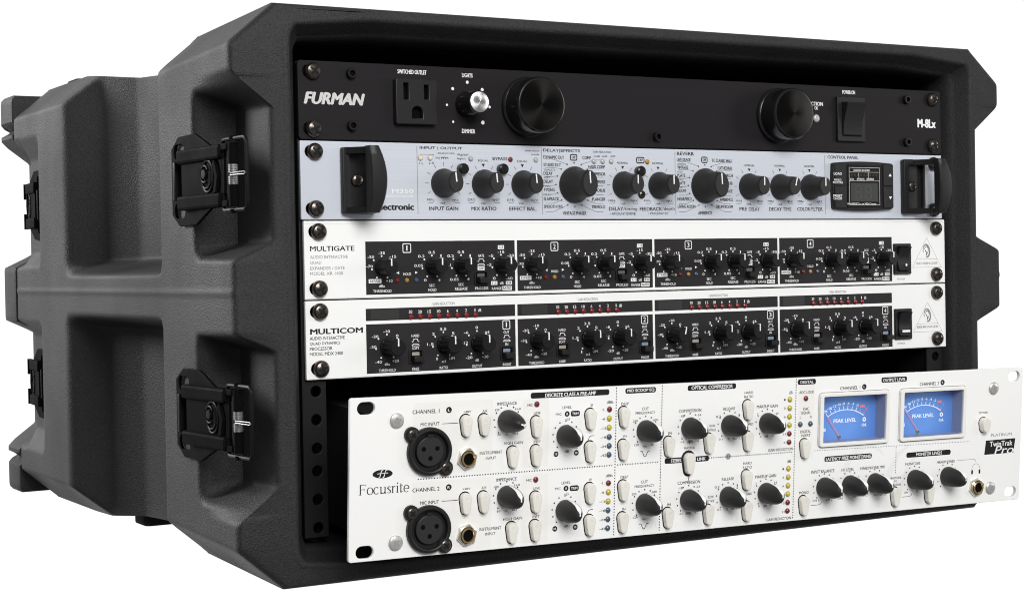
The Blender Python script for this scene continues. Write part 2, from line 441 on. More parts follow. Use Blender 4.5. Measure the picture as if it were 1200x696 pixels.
# printed lettering, measured on the panels in millimetres: (unit, text, x, y, width, height, ink, style)
TEXTS = [
    ('A', 'FURMAN', 22.05, 23.3, 37.57, 6.91, 's', 'hi'),
    ('A', 'SWITCHED OUTLET', 70.94, 40.22, 18.67, 2.44, 'w', 'b'),
    ('A', 'LIGHTS', 107.07, 39.75, 7.12, 2.36, 'w', 'b'),
    ('A', 'DIMMER', 107.24, 7.31, 8.84, 2.49, 'w', 'b'),
    ('A', 'PROTECTION', 366.38, 31.81, 20.04, 2.53, 'w', 'b'),
    ('A', 'OK', 370.66, 29.0, 2.93, 2.26, 'w', 'b'),
    ('A', 'POWER ON', 399.02, 40.44, 11.25, 2.57, 'w', 'b'),
    ('A', 'M-8Lx', 469.2, 21.49, 17.14, 6.18, 'w', 'h'),
    ('B', 'M350', 63.08, 16.52, 13.64, 2.44, 'w', ''),
    ('B', 'REVERB PROCESSOR', 57.46, 13.64, 24.86, 1.13, 'w', ''),
    ('B', 'electronic', 58.05, 7.57, 24.24, 3.89, 'k', 'h'),
    ('B', 'INPUT | OUTPUT', 88.36, 41.36, 27.98, 1.97, 'k', 'b'),
    ('B', '-40dB|OVER', 91.2, 38.45, 12.16, 1.07, 'k', ''),
    ('B', 'IN PPM', 88.8, 35.86, 8.21, 1.23, 'k', ''),
    ('B', '1 L', 75.29, 32.53, 2.95, 1.23, 'k', ''),
    ('B', '2 R', 81.85, 32.8, 3.34, 1.23, 'k', ''),
    ('B', 'INPUT GAIN', 89.44, 6.66, 19.06, 2.22, 'k', 'b'),
    ('B', 'MIN', 80.66, 11.72, 3.89, 1.23, 'k', ''),
    ('B', 'MAX', 97.28, 11.55, 4.14, 1.24, 'k', ''),
    ('B', 'ref.', 88.99, 9.87, 3.17, 1.23, 'k', ''),
    ('B', 'digital', 102.47, 37.91, 7.57, 1.66, 'k', ''),
    ('B', 'input', 101.75, 35.58, 5.67, 1.49, 'k', ''),
    ('B', 'EQUAL', 116.3, 34.65, 6.91, 1.33, 'k', ''),
    ('B', 'EQUAL', 142.94, 34.65, 7.09, 1.35, 'k', ''),
    ('B', 'BYPASS', 127.62, 36.01, 10.09, 1.85, 'k', 'b'),
    ('B', 'dual input', 150.0, 41.04, 9.72, 1.19, 'k', ''),
    ('B', 'mode', 152.03, 39.04, 5.77, 1.02, 'k', ''),
    ('B', 'DRY', 107.89, 11.84, 4.95, 1.41, 'k', ''),
    ('B', 'WET', 124.39, 11.67, 5.23, 1.42, 'k', ''),
    ('B', 'EFF', 134.41, 11.71, 4.5, 1.43, 'k', ''),
    ('B', 'REV', 151.16, 11.61, 4.57, 1.44, 'k', ''),
    ('B', 'ref.', 115.97, 9.79, 3.45, 1.25, 'k', ''),
    ('B', 'ref.', 142.02, 9.88, 3.55, 1.27, 'k', ''),
    ('B', 'MIX RATIO', 116.13, 6.62, 16.89, 2.25, 'k', 'b'),
    ('B', 'EFFECT BAL.', 142.88, 6.59, 18.93, 2.28, 'k', 'b'),
    ('B', 'DELAY|EFFECTS', 170.72, 41.42, 26.33, 2.23, 'k', 'b'),
    ('B', 'DYNAMIC DLY', 165.03, 37.56, 14.7, 1.97, 'k', 'b'),
    ('B', 'STUDIO DLY', 163.82, 33.02, 12.27, 1.96, 'k', 'b'),
    ('B', 'DELAY', 160.78, 27.86, 6.42, 1.96, 'k', 'b'),
    ('B', 'DELAY', 160.88, 23.0, 6.62, 1.96, 'k', 'b'),
    ('B', 'P PONG', 161.49, 18.05, 7.43, 1.96, 'k', 'b'),
    ('B', 'SLAPBACK', 162.89, 12.51, 11.06, 1.96, 'k', 'b'),
    ('B', 'SMOOTH PHS.', 164.31, 7.99, 13.69, 1.97, 'k', 'b'),
    ('B', 'COMP', 188.63, 37.61, 6.39, 1.99, 'k', 'b'),
    ('B', 'HARD COMP', 195.77, 32.18, 12.04, 2.0, 'k', 'b'),
    ('B', 'COMPRESSOR', 196.2, 27.85, 11.63, 2.0, 'k', 'b'),
    ('B', 'EXPRESS', 197.13, 23.09, 9.35, 2.0, 'k', 'b'),
    ('B', 'CHORUS', 197.23, 17.88, 8.94, 2.0, 'k', 'b'),
    ('B', 'FLANGER', 196.92, 12.5, 9.56, 2.0, 'k', 'b'),
    ('B', 'TREMOLO', 196.51, 7.89, 9.97, 2.0, 'k', 'b'),
    ('B', 'TRIPLETS', 161.73, 29.92, 8.23, 1.11, 'k', ''),
    ('B', 'SOFT', 159.93, 25.29, 4.41, 1.11, 'k', ''),
    ('B', 'PING', 159.82, 20.17, 5.01, 1.11, 'k', ''),
    ('B', 'DELAY', 160.02, 15.06, 5.41, 1.11, 'k', ''),
    ('B', 'VINTAGE PHASER', 179.25, 3.98, 16.96, 2.07, 'k', 'b'),
    ('B', 'GAIN REDUCTION', 199.81, 41.36, 13.54, 1.22, 'k', ''),
    ('B', '-12dB', 195.58, 38.68, 5.19, 1.04, 'k', ''),
    ('B', '-6dB', 201.4, 38.79, 4.38, 1.04, 'k', ''),
    ('B', '-3dB', 207.36, 38.89, 4.41, 1.05, 'k', ''),
    ('B', 'NORMAL', 214.87, 34.9, 8.24, 1.31, 'k', ''),
    ('B', 'NORMAL', 241.41, 35.04, 8.45, 1.33, 'k', ''),
    ('B', 'NORMAL', 313.33, 34.75, 8.58, 1.38, 'k', ''),
    ('B', 'MIN', 206.28, 11.67, 4.4, 1.31, 'k', ''),
    ('B', 'MAX', 223.41, 11.74, 4.69, 1.32, 'k', ''),
    ('B', 'ref.', 214.88, 9.95, 3.6, 1.23, 'k', ''),
    ('B', 'MIN', 232.83, 11.78, 4.52, 1.33, 'k', ''),
    ('B', 'MAX', 249.96, 11.67, 4.59, 1.34, 'k', ''),
    ('B', 'ref.', 241.22, 9.95, 3.69, 1.24, 'k', ''),
    ('B', 'DELAY', 209.55, 6.7, 10.52, 2.27, 'k', 'b'),
    ('B', '/timing', 220.12, 6.54, 10.41, 2.28, 'k', ''),
    ('B', 'FEEDBACK', 235.67, 6.66, 17.04, 2.3, 'k', 'b'),
    ('B', '/depth', 248.99, 6.59, 9.39, 2.31, 'k', ''),
    ('B', '• AMOUNT/DRIVE', 214.38, 3.73, 19.24, 1.58, 'k', ''),
    ('B', '• FREQ/RATIO', 241.12, 3.74, 15.18, 1.6, 'k', ''),
    ('B', 'REVERB', 262.67, 41.45, 13.05, 2.15, 'k', 'b'),
    ('B', 'LIVE STAGE', 261.37, 37.58, 10.6, 2.06, 'k', 'b'),
    ('B', 'VINTAGE', 260.5, 32.83, 8.39, 2.06, 'k', 'b'),
    ('B', 'PLATE', 259.29, 27.71, 6.17, 2.06, 'k', 'b'),
    ('B', 'PLATE', 259.2, 23.06, 6.17, 2.06, 'k', 'b'),
    ('B', 'ROOM', 259.32, 18.15, 6.4, 2.06, 'k', 'b'),
    ('B', 'NEARFIELD', 261.54, 12.97, 11.05, 2.06, 'k', 'b'),
    ('B', 'LIVING ROOM', 263.0, 8.23, 13.72, 2.06, 'k', 'b'),
    ('B', 'TC CLASSIC HALL', 291.51, 37.52, 16.36, 2.09, 'k', 'b'),
    ('B', 'CATHEDRAL', 293.78, 32.74, 11.84, 2.09, 'k', 'b'),
    ('B', 'CHURCH', 295.17, 28.13, 9.57, 2.09, 'k', 'b'),
    ('B', 'CLUB', 296.77, 23.14, 5.71, 2.09, 'k', 'b'),
    ('B', 'LARGE', 296.1, 18.13, 6.85, 2.09, 'k', 'b'),
    ('B', 'AMBIENCE', 294.52, 12.76, 10.48, 2.09, 'k', 'b'),
    ('B', 'DRUM ROOM', 292.84, 8.12, 13.43, 2.09, 'k', 'b'),
    ('B', 'SPRING', 259.65, 34.87, 6.4, 1.07, 'k', ''),
    ('B', 'GOLD', 258.23, 29.94, 3.96, 1.07, 'k', ''),
    ('B', 'SMALL', 258.69, 25.2, 5.07, 1.07, 'k', ''),
    ('B', 'LIVE', 258.03, 20.28, 3.96, 1.07, 'k', ''),
    ('B', 'AMBIENCE', 277.4, 4.2, 10.99, 2.17, 'k', 'b'),
    ('B', 'MIN', 304.57, 11.98, 4.83, 1.37, 'k', ''),
    ('B', 'MAX', 321.72, 11.78, 4.91, 1.38, 'k', ''),
    ('B', 'ref.', 312.84, 10.0, 3.94, 1.28, 'k', ''),
    ('B', 'NORMAL', 338.53, 34.84, 8.54, 1.39, 'k', ''),
    ('B', 'NORMAL', 363.59, 34.92, 8.73, 1.41, 'k', ''),
    ('B', 'MIN', 330.51, 11.81, 4.71, 1.39, 'k', ''),
    ('B', 'MAX', 346.52, 11.69, 4.78, 1.4, 'k', ''),
    ('B', 'ref.', 338.39, 9.89, 3.8, 1.3, 'k', ''),
    ('B', 'MIN', 355.52, 11.82, 4.82, 1.4, 'k', ''),
    ('B', 'MAX', 371.77, 11.69, 4.89, 1.41, 'k', ''),
    ('B', 'ref.', 363.58, 9.88, 3.88, 1.31, 'k', ''),
    ('B', 'PRE', 307.92, 6.78, 6.0, 2.29, 'k', 'b'),
    ('B', 'DELAY', 316.96, 6.7, 8.84, 2.3, 'k', ''),
    ('B', 'DECAY', 334.43, 6.73, 10.64, 2.32, 'k', 'b'),
    ('B', 'TIME', 344.16, 6.66, 6.92, 2.33, 'k', ''),
    ('B', 'COLOR', 358.09, 6.77, 10.87, 2.34, 'k', 'b'),
    ('B', 'FILTER', 369.25, 6.7, 10.24, 2.35, 'k', ''),
    ('B', 'CONTROL PANEL', 392.64, 41.31, 26.88, 2.09, 'k', 'b'),
    ('B', 'LOAD', 387.88, 30.15, 6.94, 1.71, 'w', 'b'),
    ('B', 'HOLD', 387.8, 26.07, 6.2, 1.33, 'w', 'b'),
    ('B', 'TO STORE', 387.77, 24.27, 8.67, 1.33, 'w', 'b'),
    ('B', 'PRESET', 387.6, 15.45, 7.68, 1.61, 'w', 'b'),
    ('B', 'ON/OFF', 387.56, 13.55, 7.44, 1.33, 'w', 'b'),
    ('B', 'EDITED KNOBS', 408.83, 32.6, 14.14, 1.34, 'w', 'b'),
    ('B', 'I/O', 400.27, 26.67, 3.01, 1.24, 'w', 'b'),
    ('B', 'EFFECTS', 407.82, 26.75, 6.56, 1.24, 'w', 'b'),
    ('B', 'REVERB', 416.3, 26.84, 6.35, 1.25, 'w', 'b'),
    ('B', 'Hold PRESET to set MIDI Channel', 408.58, 10.3, 25.25, 1.15, 'w', ''),
    ('B', '88', 407.41, 17.95, 12.61, 8.61, 'g', ''),
    ('C', 'MULTIGATE', 17.09, 28.67, 27.09, 2.86, 'k', 'b'),
    ('C', 'AUDIO INTERACTIVE', 14.97, 24.01, 23.05, 1.82, 'gy', ''),
    ('C', 'QUAD', 6.81, 20.79, 6.87, 1.82, 'gy', ''),
    ('C', 'EXPANDER / GATE', 13.87, 17.76, 21.12, 1.82, 'gy', ''),
    ('C', 'MODEL XR 1400', 13.28, 14.83, 20.07, 1.82, 'gy', ''),
    ('C', '-50', 40.72, 23.61, 4.09, 1.53, 'w', ''),
    ('C', '-35', 47.56, 25.86, 4.12, 1.53, 'w', ''),
    ('C', '-15', 54.62, 23.68, 4.15, 1.54, 'w', ''),
    ('C', '-70', 39.81, 18.31, 4.09, 1.53, 'w', ''),
    ('C', '+10', 52.07, 9.95, 4.14, 1.54, 'w', ''),
    ('C', 'dBu', 47.33, 7.06, 3.59, 1.53, 'w', ''),
    ('C', 'THRESHOLD', 47.56, 4.23, 11.66, 1.53, 'w', ''),
    ('C', 'HOLD', 63.57, 13.56, 4.92, 1.55, 'w', ''),
    ('C', '0.2', 72.86, 23.7, 4.23, 1.55, 'w', ''),
    ('C', '0.5', 79.65, 25.83, 4.26, 1.56, 'w', ''),
    ('C', '1', 85.65, 23.87, 0.75, 1.56, 'w', ''),
    ('C', '0.05', 71.0, 18.33, 5.51, 1.55, 'w', ''),
    ('C', '0', 75.15, 9.91, 1.66, 1.56, 'w', ''),
    ('C', '4', 84.14, 9.74, 1.68, 1.56, 'w', ''),
    ('C', 'SEC', 79.52, 6.79, 3.71, 1.56, 'w', ''),
    ('C', 'HOLD', 79.65, 4.24, 5.19, 1.56, 'w', ''),
    ('C', 'BYPASS', 43.11, 9.97, 6.61, 1.37, 'k', 'b'),
    ('C', '1', 63.62, 28.45, 1.64, 2.77, 'w', 'b'),
    ('C', '0.2', 92.01, 23.63, 4.32, 1.57, 'w', ''),
    ('C', '0.5', 98.83, 25.78, 4.35, 1.57, 'w', ''),
    ('C', '1', 104.95, 23.64, 0.76, 1.58, 'w', ''),
    ('C', '.1', 91.33, 18.44, 1.5, 1.57, 'w', ''),
    ('C', '0.05', 94.26, 9.96, 5.64, 1.57, 'w', ''),
    ('C', '4', 103.43, 9.95, 1.71, 1.58, 'w', ''),
    ('C', 'SEC', 98.63, 6.97, 3.78, 1.57, 'w', ''),
    ('C', 'RELEASE', 98.67, 4.49, 8.32, 1.57, 'w', ''),
    ('C', 'GATE', 112.3, 23.55, 4.02, 1.58, 'w', ''),
    ('C', 'PROCESS', 112.38, 4.44, 8.82, 1.59, 'w', ''),
    ('C', '-5', 119.03, 23.47, 3.09, 1.59, 'w', ''),
    ('C', '-15', 125.85, 25.57, 4.47, 1.6, 'w', ''),
    ('C', '-30', 132.43, 23.39, 4.5, 1.6, 'w', ''),
    ('C', '-2', 117.76, 18.21, 3.08, 1.59, 'w', ''),
    ('C', '0', 120.97, 10.12, 1.74, 1.59, 'w', ''),
    ('C', '-60', 131.17, 9.93, 4.49, 1.6, 'w', ''),
    ('C', 'dB', 125.95, 7.25, 2.53, 1.6, 'w', ''),
    ('C', 'RANGE', 122.49, 4.13, 6.58, 1.59, 'w', ''),
    ('C', '1:3', 125.9, 28.43, 2.91, 1.43, 'k', 'b'),
    ('C', 'EXP', 112.24, 16.12, 3.26, 1.42, 'k', 'b'),
    ('C', '1:1', 120.91, 7.35, 2.51, 1.42, 'k', 'b'),
    ('C', '1:4', 130.92, 7.32, 2.54, 1.43, 'k', 'b'),
    ('C', 'RATIO', 129.59, 4.23, 5.46, 1.6, 'k', 'b'),
    ('C', 'BEHRINGER', 466.2, 14.07, 19.94, 1.62, 'gy', 'b'),
    ('C', 'POWER', 442.08, 3.62, 7.03, 1.31, 'gy', ''),
    ('D', 'MULTICOM', 18.75, 27.12, 32.38, 3.18, 'k', 'h'),
    ('D', 'AUDIO INTERACTIVE', 12.95, 23.35, 21.28, 1.9, 'k', ''),
    ('D', 'QUAD DYNAMICS', 11.48, 20.31, 18.49, 1.9, 'k', ''),
    ('D', 'PROCESSOR', 9.07, 17.55, 13.79, 1.9, 'k', ''),
    ('D', 'MODEL MDX 2400', 12.23, 14.64, 20.23, 1.9, 'k', ''),
    ('D', 'GAIN REDUCTION', 86.77, 40.62, 14.38, 1.65, 'gy', ''),
    ('D', '30', 65.21, 36.46, 2.19, 1.79, 'w', ''),
    ('D', '20', 71.26, 36.28, 2.39, 1.8, 'w', ''),
    ('D', '15', 77.35, 36.27, 2.22, 1.8, 'w', ''),
    ('D', '10', 83.48, 36.26, 2.23, 1.81, 'w', ''),
    ('D', '6', 89.45, 36.18, 1.12, 1.82, 'w', ''),
    ('D', '-10', 49.75, 25.73, 4.14, 1.54, 'w', ''),
    ('D', '-20', 42.43, 23.08, 4.11, 1.53, 'w', ''),
    ('D', '0', 56.37, 23.07, 1.63, 1.54, 'w', ''),
    ('D', '-30', 41.05, 17.17, 4.1, 1.53, 'w', ''),
    ('D', '-40', 44.35, 8.56, 4.11, 1.53, 'w', ''),
    ('D', '+20', 54.98, 8.75, 4.16, 1.54, 'w', ''),
    ('D', 'dBu', 49.8, 7.19, 3.24, 1.54, 'w', ''),
    ('D', 'THRESHOLD', 49.74, 3.63, 10.61, 1.54, 'w', ''),
    ('D', 'HARD', 68.03, 22.65, 4.95, 1.55, 'w', ''),
    ('D', 'SOFT', 68.06, 15.46, 4.58, 1.55, 'w', ''),
    ('D', 'KNEE', 67.9, 3.62, 4.4, 1.55, 'w', ''),
    ('D', '3.5', 86.15, 25.88, 4.29, 1.57, 'w', ''),
    ('D', '2', 79.76, 23.3, 1.67, 1.56, 'w', ''),
    ('D', '5', 92.75, 23.18, 1.69, 1.57, 'w', ''),
    ('D', '1.5', 77.6, 17.39, 4.26, 1.56, 'w', ''),
    ('D', '1', 81.78, 8.83, 0.74, 1.56, 'w', ''),
    ('D', 'LIM', 91.6, 8.75, 3.38, 1.57, 'w', ''),
    ('D', 'x:1', 86.22, 7.16, 2.8, 1.57, 'w', ''),
    ('D', 'RATIO', 86.15, 3.61, 5.42, 1.57, 'w', ''),
    ('D', '4', 95.47, 36.34, 1.13, 1.82, 'w', ''),
    ('D', '2', 101.53, 36.33, 1.14, 1.83, 'w', ''),
    ('D', '1', 107.52, 36.33, 0.57, 1.83, 'w', ''),
    ('D', 'dB', 110.67, 36.16, 2.1, 1.83, 'w', ''),
    ('D', '0', 108.54, 26.05, 1.72, 1.58, 'w', ''),
    ('D', '-6', 101.35, 23.29, 3.03, 1.58, 'w', ''),
    ('D', '+6', 115.49, 23.22, 3.08, 1.59, 'w', ''),
    ('D', '-12', 100.27, 17.35, 4.36, 1.58, 'w', ''),
    ('D', '-20', 103.03, 8.68, 4.37, 1.58, 'w', ''),
    ('D', '+20', 113.74, 8.73, 4.42, 1.59, 'w', ''),
    ('D', 'dB', 108.43, 7.03, 2.29, 1.58, 'w', ''),
    ('D', 'OUTPUT', 108.36, 3.61, 6.88, 1.58, 'w', ''),
    ('D', 'OUT', 128.55, 22.6, 3.9, 1.6, 'w', ''),
    ('D', 'IN', 128.69, 15.52, 1.95, 1.6, 'w', ''),
    ('D', 'IN/OUT', 128.64, 3.64, 5.85, 1.6, 'w', ''),
    ('D', '1', 128.64, 27.06, 1.95, 2.86, 'w', 'b'),
    ('D', 'BEHRINGER', 465.78, 14.72, 19.94, 1.62, 'gy', 'b'),
    ('D', 'POWER', 441.25, 3.99, 7.03, 1.31, 'gy', ''),
    ('E', 'CHANNEL 1', 44.56, 79.1, 16.21, 2.17, 'k', ''),
    ('E', 'L', 58.43, 79.31, 1.38, 1.41, 'w', 'b'),
    ('E', 'MIC INPUT', 47.03, 72.15, 11.3, 1.87, 'k', ''),
    ('E', '+48V', 69.59, 77.85, 4.9, 1.26, 'k', ''),
    ('E', 'AIR', 80.59, 77.73, 3.19, 1.42, 'k', ''),
    ('E', 'INSTRUMENT', 84.75, 54.41, 14.07, 1.75, 'k', ''),
    ('E', 'INPUT', 84.78, 51.39, 6.41, 1.59, 'k', ''),
    ('E', 'Focusrite', 19.62, 40.77, 27.93, 5.23, 'k', 'serif'),
    ('E', 'CHANNEL 2', 45.19, 36.55, 16.27, 2.18, 'k', ''),
    ('E', 'R', 58.94, 36.79, 1.56, 1.41, 'w', 'b'),
    ('E', 'MIC INPUT', 47.42, 29.29, 11.33, 1.88, 'k', ''),
    ('E', '+48V', 69.87, 35.17, 4.92, 1.26, 'k', ''),
    ('E', 'AIR', 80.72, 35.07, 3.2, 1.43, 'k', ''),
    ('E', 'INSTRUMENT', 84.97, 11.92, 13.93, 1.76, 'k', ''),
    ('E', 'INPUT', 85.1, 9.03, 6.43, 1.6, 'k', ''),
    ('E', 'IMPEDANCE', 94.35, 81.22, 12.38, 1.75, 'k', ''),
    ('E', 'MIC', 109.08, 79.69, 3.46, 1.44, 'k', ''),
    ('E', 'LINE', 113.65, 75.07, 4.39, 1.45, 'k', ''),
    ('E', 'INST', 113.97, 58.82, 4.58, 1.45, 'k', ''),
    ('E', 'HIGH GAIN', 98.81, 59.02, 12.1, 1.6, 'k', ''),
    ('E', 'DISCRETE CLASS A PRE-AMP', 135.29, 84.75, 33.45, 2.11, 'w', 'b'),
    ('E', 'LEVEL', 132.98, 77.32, 5.97, 1.46, 'k', ''),
    ('E', 'MIC', 127.57, 73.69, 3.71, 1.38, 'k', ''),
    ('E', 'TRIM', 138.48, 73.57, 4.13, 1.46, 'w', 'b'),
    ('E', '+25', 133.5, 70.57, 2.99, 1.22, 'k', ''),
    ('E', '0', 133.06, 73.59, 0.84, 1.46, 'w', 'b'),
    ('E', 'Ø', 149.22, 77.8, 1.52, 1.47, 'k', ''),
    ('E', 'dBfs', 161.57, 79.05, 4.41, 1.64, 'k', ''),
    ('E', '0', 157.07, 74.91, 0.96, 1.31, 'k', ''),
    ('E', '-6', 157.2, 69.57, 2.48, 1.31, 'k', ''),
    ('E', '-12', 157.33, 64.15, 3.82, 1.31, 'k', ''),
    ('E', '-18', 157.45, 58.89, 3.83, 1.32, 'k', ''),
    ('E', '-24', 157.57, 53.62, 3.83, 1.32, 'k', ''),
    ('E', '-42', 157.69, 48.52, 3.83, 1.32, 'k', ''),
    ('E', 'dB', 133.42, 52.23, 2.62, 1.38, 'k', ''),
    ('E', '+60', 138.63, 53.88, 3.38, 1.06, 'k', ''),
    ('E', '420', 88.13, 77.94, 2.85, 1.19, 'k', ''),
    ('E', '1k8', 101.32, 77.88, 3.43, 1.2, 'k', ''),
    ('E', '60', 89.72, 64.21, 2.15, 1.19, 'k', ''),
    ('E', 'Ω', 94.47, 64.12, 1.62, 1.2, 'k', ''),
    ('E', '8k3', 99.87, 64.23, 3.25, 1.12, 'k', ''),
    ('E', 'MID SCOOP EQ', 182.36, 84.93, 18.58, 1.99, 'w', 'b'),
    ('E', 'DEEP', 171.71, 77.62, 5.23, 1.57, 'k', ''),
    ('E', 'IN', 171.87, 58.85, 2.33, 1.41, 'k', ''),
    ('E', 'CUT', 185.73, 74.17, 4.71, 1.66, 'k', ''),
    ('E', 'FREQUENCY', 185.81, 71.67, 13.55, 1.66, 'k', ''),
    ('E', '250', 178.96, 67.27, 3.32, 1.25, 'k', ''),
    ('E', '600', 192.99, 67.24, 3.36, 1.25, 'k', ''),
    ('E', '120', 180.08, 53.26, 3.32, 1.25, 'k', ''),
    ('E', 'Hz', 185.79, 52.19, 2.56, 1.25, 'k', ''),
    ('E', '2k', 190.98, 53.07, 2.37, 1.25, 'k', ''),
    ('E', 'IMPEDANCE', 94.78, 38.82, 12.78, 1.76, 'k', ''),
    ('E', 'MIC', 109.19, 37.39, 3.47, 1.45, 'k', ''),
    ('E', 'LINE', 114.04, 32.55, 4.59, 1.45, 'k', ''),
    ('E', 'INST', 114.09, 16.39, 4.6, 1.46, 'k', ''),
    ('E', 'HIGH GAIN', 99.07, 16.42, 12.13, 1.61, 'k', ''),
    ('E', 'LEVEL', 133.25, 34.34, 5.8, 1.47, 'k', ''),
    ('E', 'MIC', 127.91, 31.28, 3.72, 1.38, 'k', ''),
    ('E', 'TRIM', 138.66, 30.87, 4.33, 1.47, 'w', 'b'),
    ('E', '+25', 133.58, 27.72, 3.0, 1.22, 'k', ''),
    ('E', '0', 133.32, 31.08, 0.84, 1.47, 'w', 'b'),
    ('E', 'Ø', 149.33, 35.07, 1.52, 1.48, 'k', ''),
    ('E', 'dBfs', 161.99, 36.55, 4.42, 1.65, 'k', ''),
    ('E', '0', 157.39, 32.4, 0.96, 1.32, 'k', ''),
    ('E', '-6', 157.52, 27.11, 2.49, 1.32, 'k', ''),
    ('E', '-12', 157.64, 21.74, 3.83, 1.32, 'k', ''),
    ('E', '-18', 157.76, 16.45, 3.84, 1.32, 'k', ''),
    ('E', '-24', 157.88, 11.23, 3.84, 1.32, 'k', ''),
    ('E', '-42', 158.01, 5.93, 3.84, 1.33, 'k', ''),
    ('E', 'dB', 133.59, 9.51, 2.62, 1.39, 'k', ''),
    ('E', '+60', 138.81, 11.23, 3.39, 1.07, 'k', ''),
    ('E', '420', 88.46, 35.1, 2.86, 1.2, 'k', ''),
    ('E', '1k8', 101.5, 35.17, 3.44, 1.2, 'k', ''),
    ('E', '60', 90.05, 21.26, 2.15, 1.2, 'k', ''),
    ('E', 'Ω', 94.81, 21.39, 1.62, 1.2, 'k', ''),
    ('E', '8k3', 100.14, 21.31, 3.26, 1.13, 'k', ''),
    ('E', 'DEEP', 172.26, 35.05, 5.25, 1.58, 'k', ''),
    ('E', 'IN', 172.23, 16.37, 2.33, 1.42, 'k', ''),
    ('E', 'CUT', 186.12, 31.4, 4.73, 1.67, 'k', ''),
    ('E', 'FREQUENCY', 186.21, 28.8, 13.59, 1.67, 'k', ''),
    ('E', '250', 179.13, 24.61, 3.33, 1.25, 'k', ''),
    ('E', '600', 193.09, 24.98, 3.37, 1.26, 'k', ''),
    ('E', '120', 180.35, 10.92, 3.33, 1.26, 'k', ''),
    ('E', 'Hz', 186.18, 9.39, 2.56, 1.26, 'k', ''),
    ('E', '2k', 191.27, 10.92, 2.38, 1.26, 'k', ''),
    ('E', 'OPTICAL COMPRESSOR', 232.54, 84.92, 29.74, 2.21, 'w', 'b'),
    ('E', 'IN', 203.13, 58.94, 2.4, 1.51, 'k', ''),
    ('E', 'COMPRESSION', 217.08, 71.55, 15.98, 1.86, 'k', ''),
    ('E', 'RELEASE', 245.21, 71.43, 8.52, 1.71, 'k', ''),
    ('E', 'HARD', 259.33, 80.5, 6.31, 1.55, 'k', ''),
    ('E', 'RATIO', 259.41, 78.0, 6.73, 1.72, 'k', ''),
    ('E', 'MAKEUP GAIN', 273.38, 71.61, 15.78, 1.91, 'k', ''),
    ('E', 'SLOW', 233.21, 61.78, 4.11, 1.45, 'k', ''),
    ('E', 'ATTACK', 233.28, 59.22, 5.14, 1.45, 'k', ''),
    ('E', 'HARD', 260.97, 61.4, 4.22, 1.47, 'k', ''),
    ('E', 'dB', 290.81, 79.2, 2.81, 1.75, 'k', ''),
    ('E', 'GAIN REDUCTION', 284.22, 44.63, 18.76, 1.75, 'k', ''),
    ('E', '1', 286.42, 74.94, 1.08, 1.22, 'k', ''),
    ('E', '3', 286.59, 69.79, 1.08, 1.22, 'k', ''),
    ('E', '6', 286.76, 64.47, 1.08, 1.22, 'k', ''),
    ('E', '9', 286.93, 59.23, 1.08, 1.22, 'k', ''),
    ('E', '15', 287.11, 53.9, 2.16, 1.22, 'k', ''),
    ('E', '21', 287.28, 48.73, 2.16, 1.23, 'k', ''),
    ('E', 'MASTER', 217.16, 49.41, 7.7, 1.53, 'k', ''),
    ('E', 'STEREO', 208.38, 42.49, 8.24, 2.03, 'w', 'b'),
    ('E', 'LINK', 225.98, 42.45, 6.13, 1.87, 'w', 'b'),
    ('E', '-18', 211.18, 68.54, 3.22, 1.35, 'k', ''),
    ('E', '-24', 223.41, 68.71, 3.05, 1.27, 'k', ''),
    ('E', '-12', 211.9, 53.42, 2.62, 1.27, 'k', ''),
    ('E', 'dBfs', 217.35, 53.2, 4.25, 1.69, 'k', ''),
    ('E', '-42', 222.62, 53.42, 2.65, 1.27, 'k', ''),
    ('E', '0.3', 237.48, 67.02, 3.3, 1.45, 'k', ''),
    ('E', '1', 252.61, 67.23, 0.84, 1.2, 'k', ''),
    ('E', '0.1', 239.52, 53.35, 2.69, 1.2, 'k', ''),
    ('E', 's', 245.22, 53.38, 1.04, 1.03, 'k', ''),
    ('E', 'AUTO', 251.47, 53.47, 6.48, 1.55, 'k', ''),
    ('E', '7', 266.28, 67.1, 1.06, 1.21, 'k', ''),
    ('E', '14', 280.98, 67.01, 1.93, 1.22, 'k', ''),
    ('E', '0', 268.94, 53.39, 1.06, 1.21, 'k', ''),
    ('E', 'dB', 273.29, 53.41, 2.77, 1.56, 'k', ''),
    ('E', '21', 277.99, 53.51, 1.93, 1.22, 'k', ''),
    ('E', 'IN', 203.55, 16.83, 2.41, 1.52, 'k', ''),
    ('E', 'COMPRESSION', 217.34, 28.98, 16.03, 1.87, 'k', ''),
    ('E', 'RELEASE', 245.42, 29.17, 8.75, 1.72, 'k', ''),
    ('E', 'HARD', 259.6, 37.75, 6.33, 1.56, 'k', ''),
    ('E', 'RATIO', 259.67, 35.24, 6.75, 1.73, 'k', ''),
    ('E', 'MAKEUP GAIN', 273.56, 28.98, 15.61, 1.92, 'k', ''),
    ('E', 'SLOW', 233.3, 19.11, 4.12, 1.46, 'k', ''),
    ('E', 'ATTACK', 233.37, 16.71, 5.15, 1.46, 'k', ''),
    ('E', 'HARD', 261.33, 19.04, 4.23, 1.48, 'k', ''),
    ('E', 'dB', 290.91, 36.97, 2.82, 1.76, 'k', ''),
    ('E', 'GAIN REDUCTION', 284.2, 2.1, 18.59, 1.76, 'k', ''),
    ('E', '1', 286.51, 32.52, 1.08, 1.23, 'k', ''),
    ('E', '3', 286.68, 27.34, 1.08, 1.23, 'k', ''),
    ('E', '6', 286.85, 22.07, 1.08, 1.23, 'k', ''),
    ('E', '9', 287.02, 16.89, 1.08, 1.23, 'k', ''),
    ('E', '15', 287.2, 11.44, 2.17, 1.23, 'k', ''),
    ('E', '21', 287.37, 6.16, 2.17, 1.23, 'k', ''),
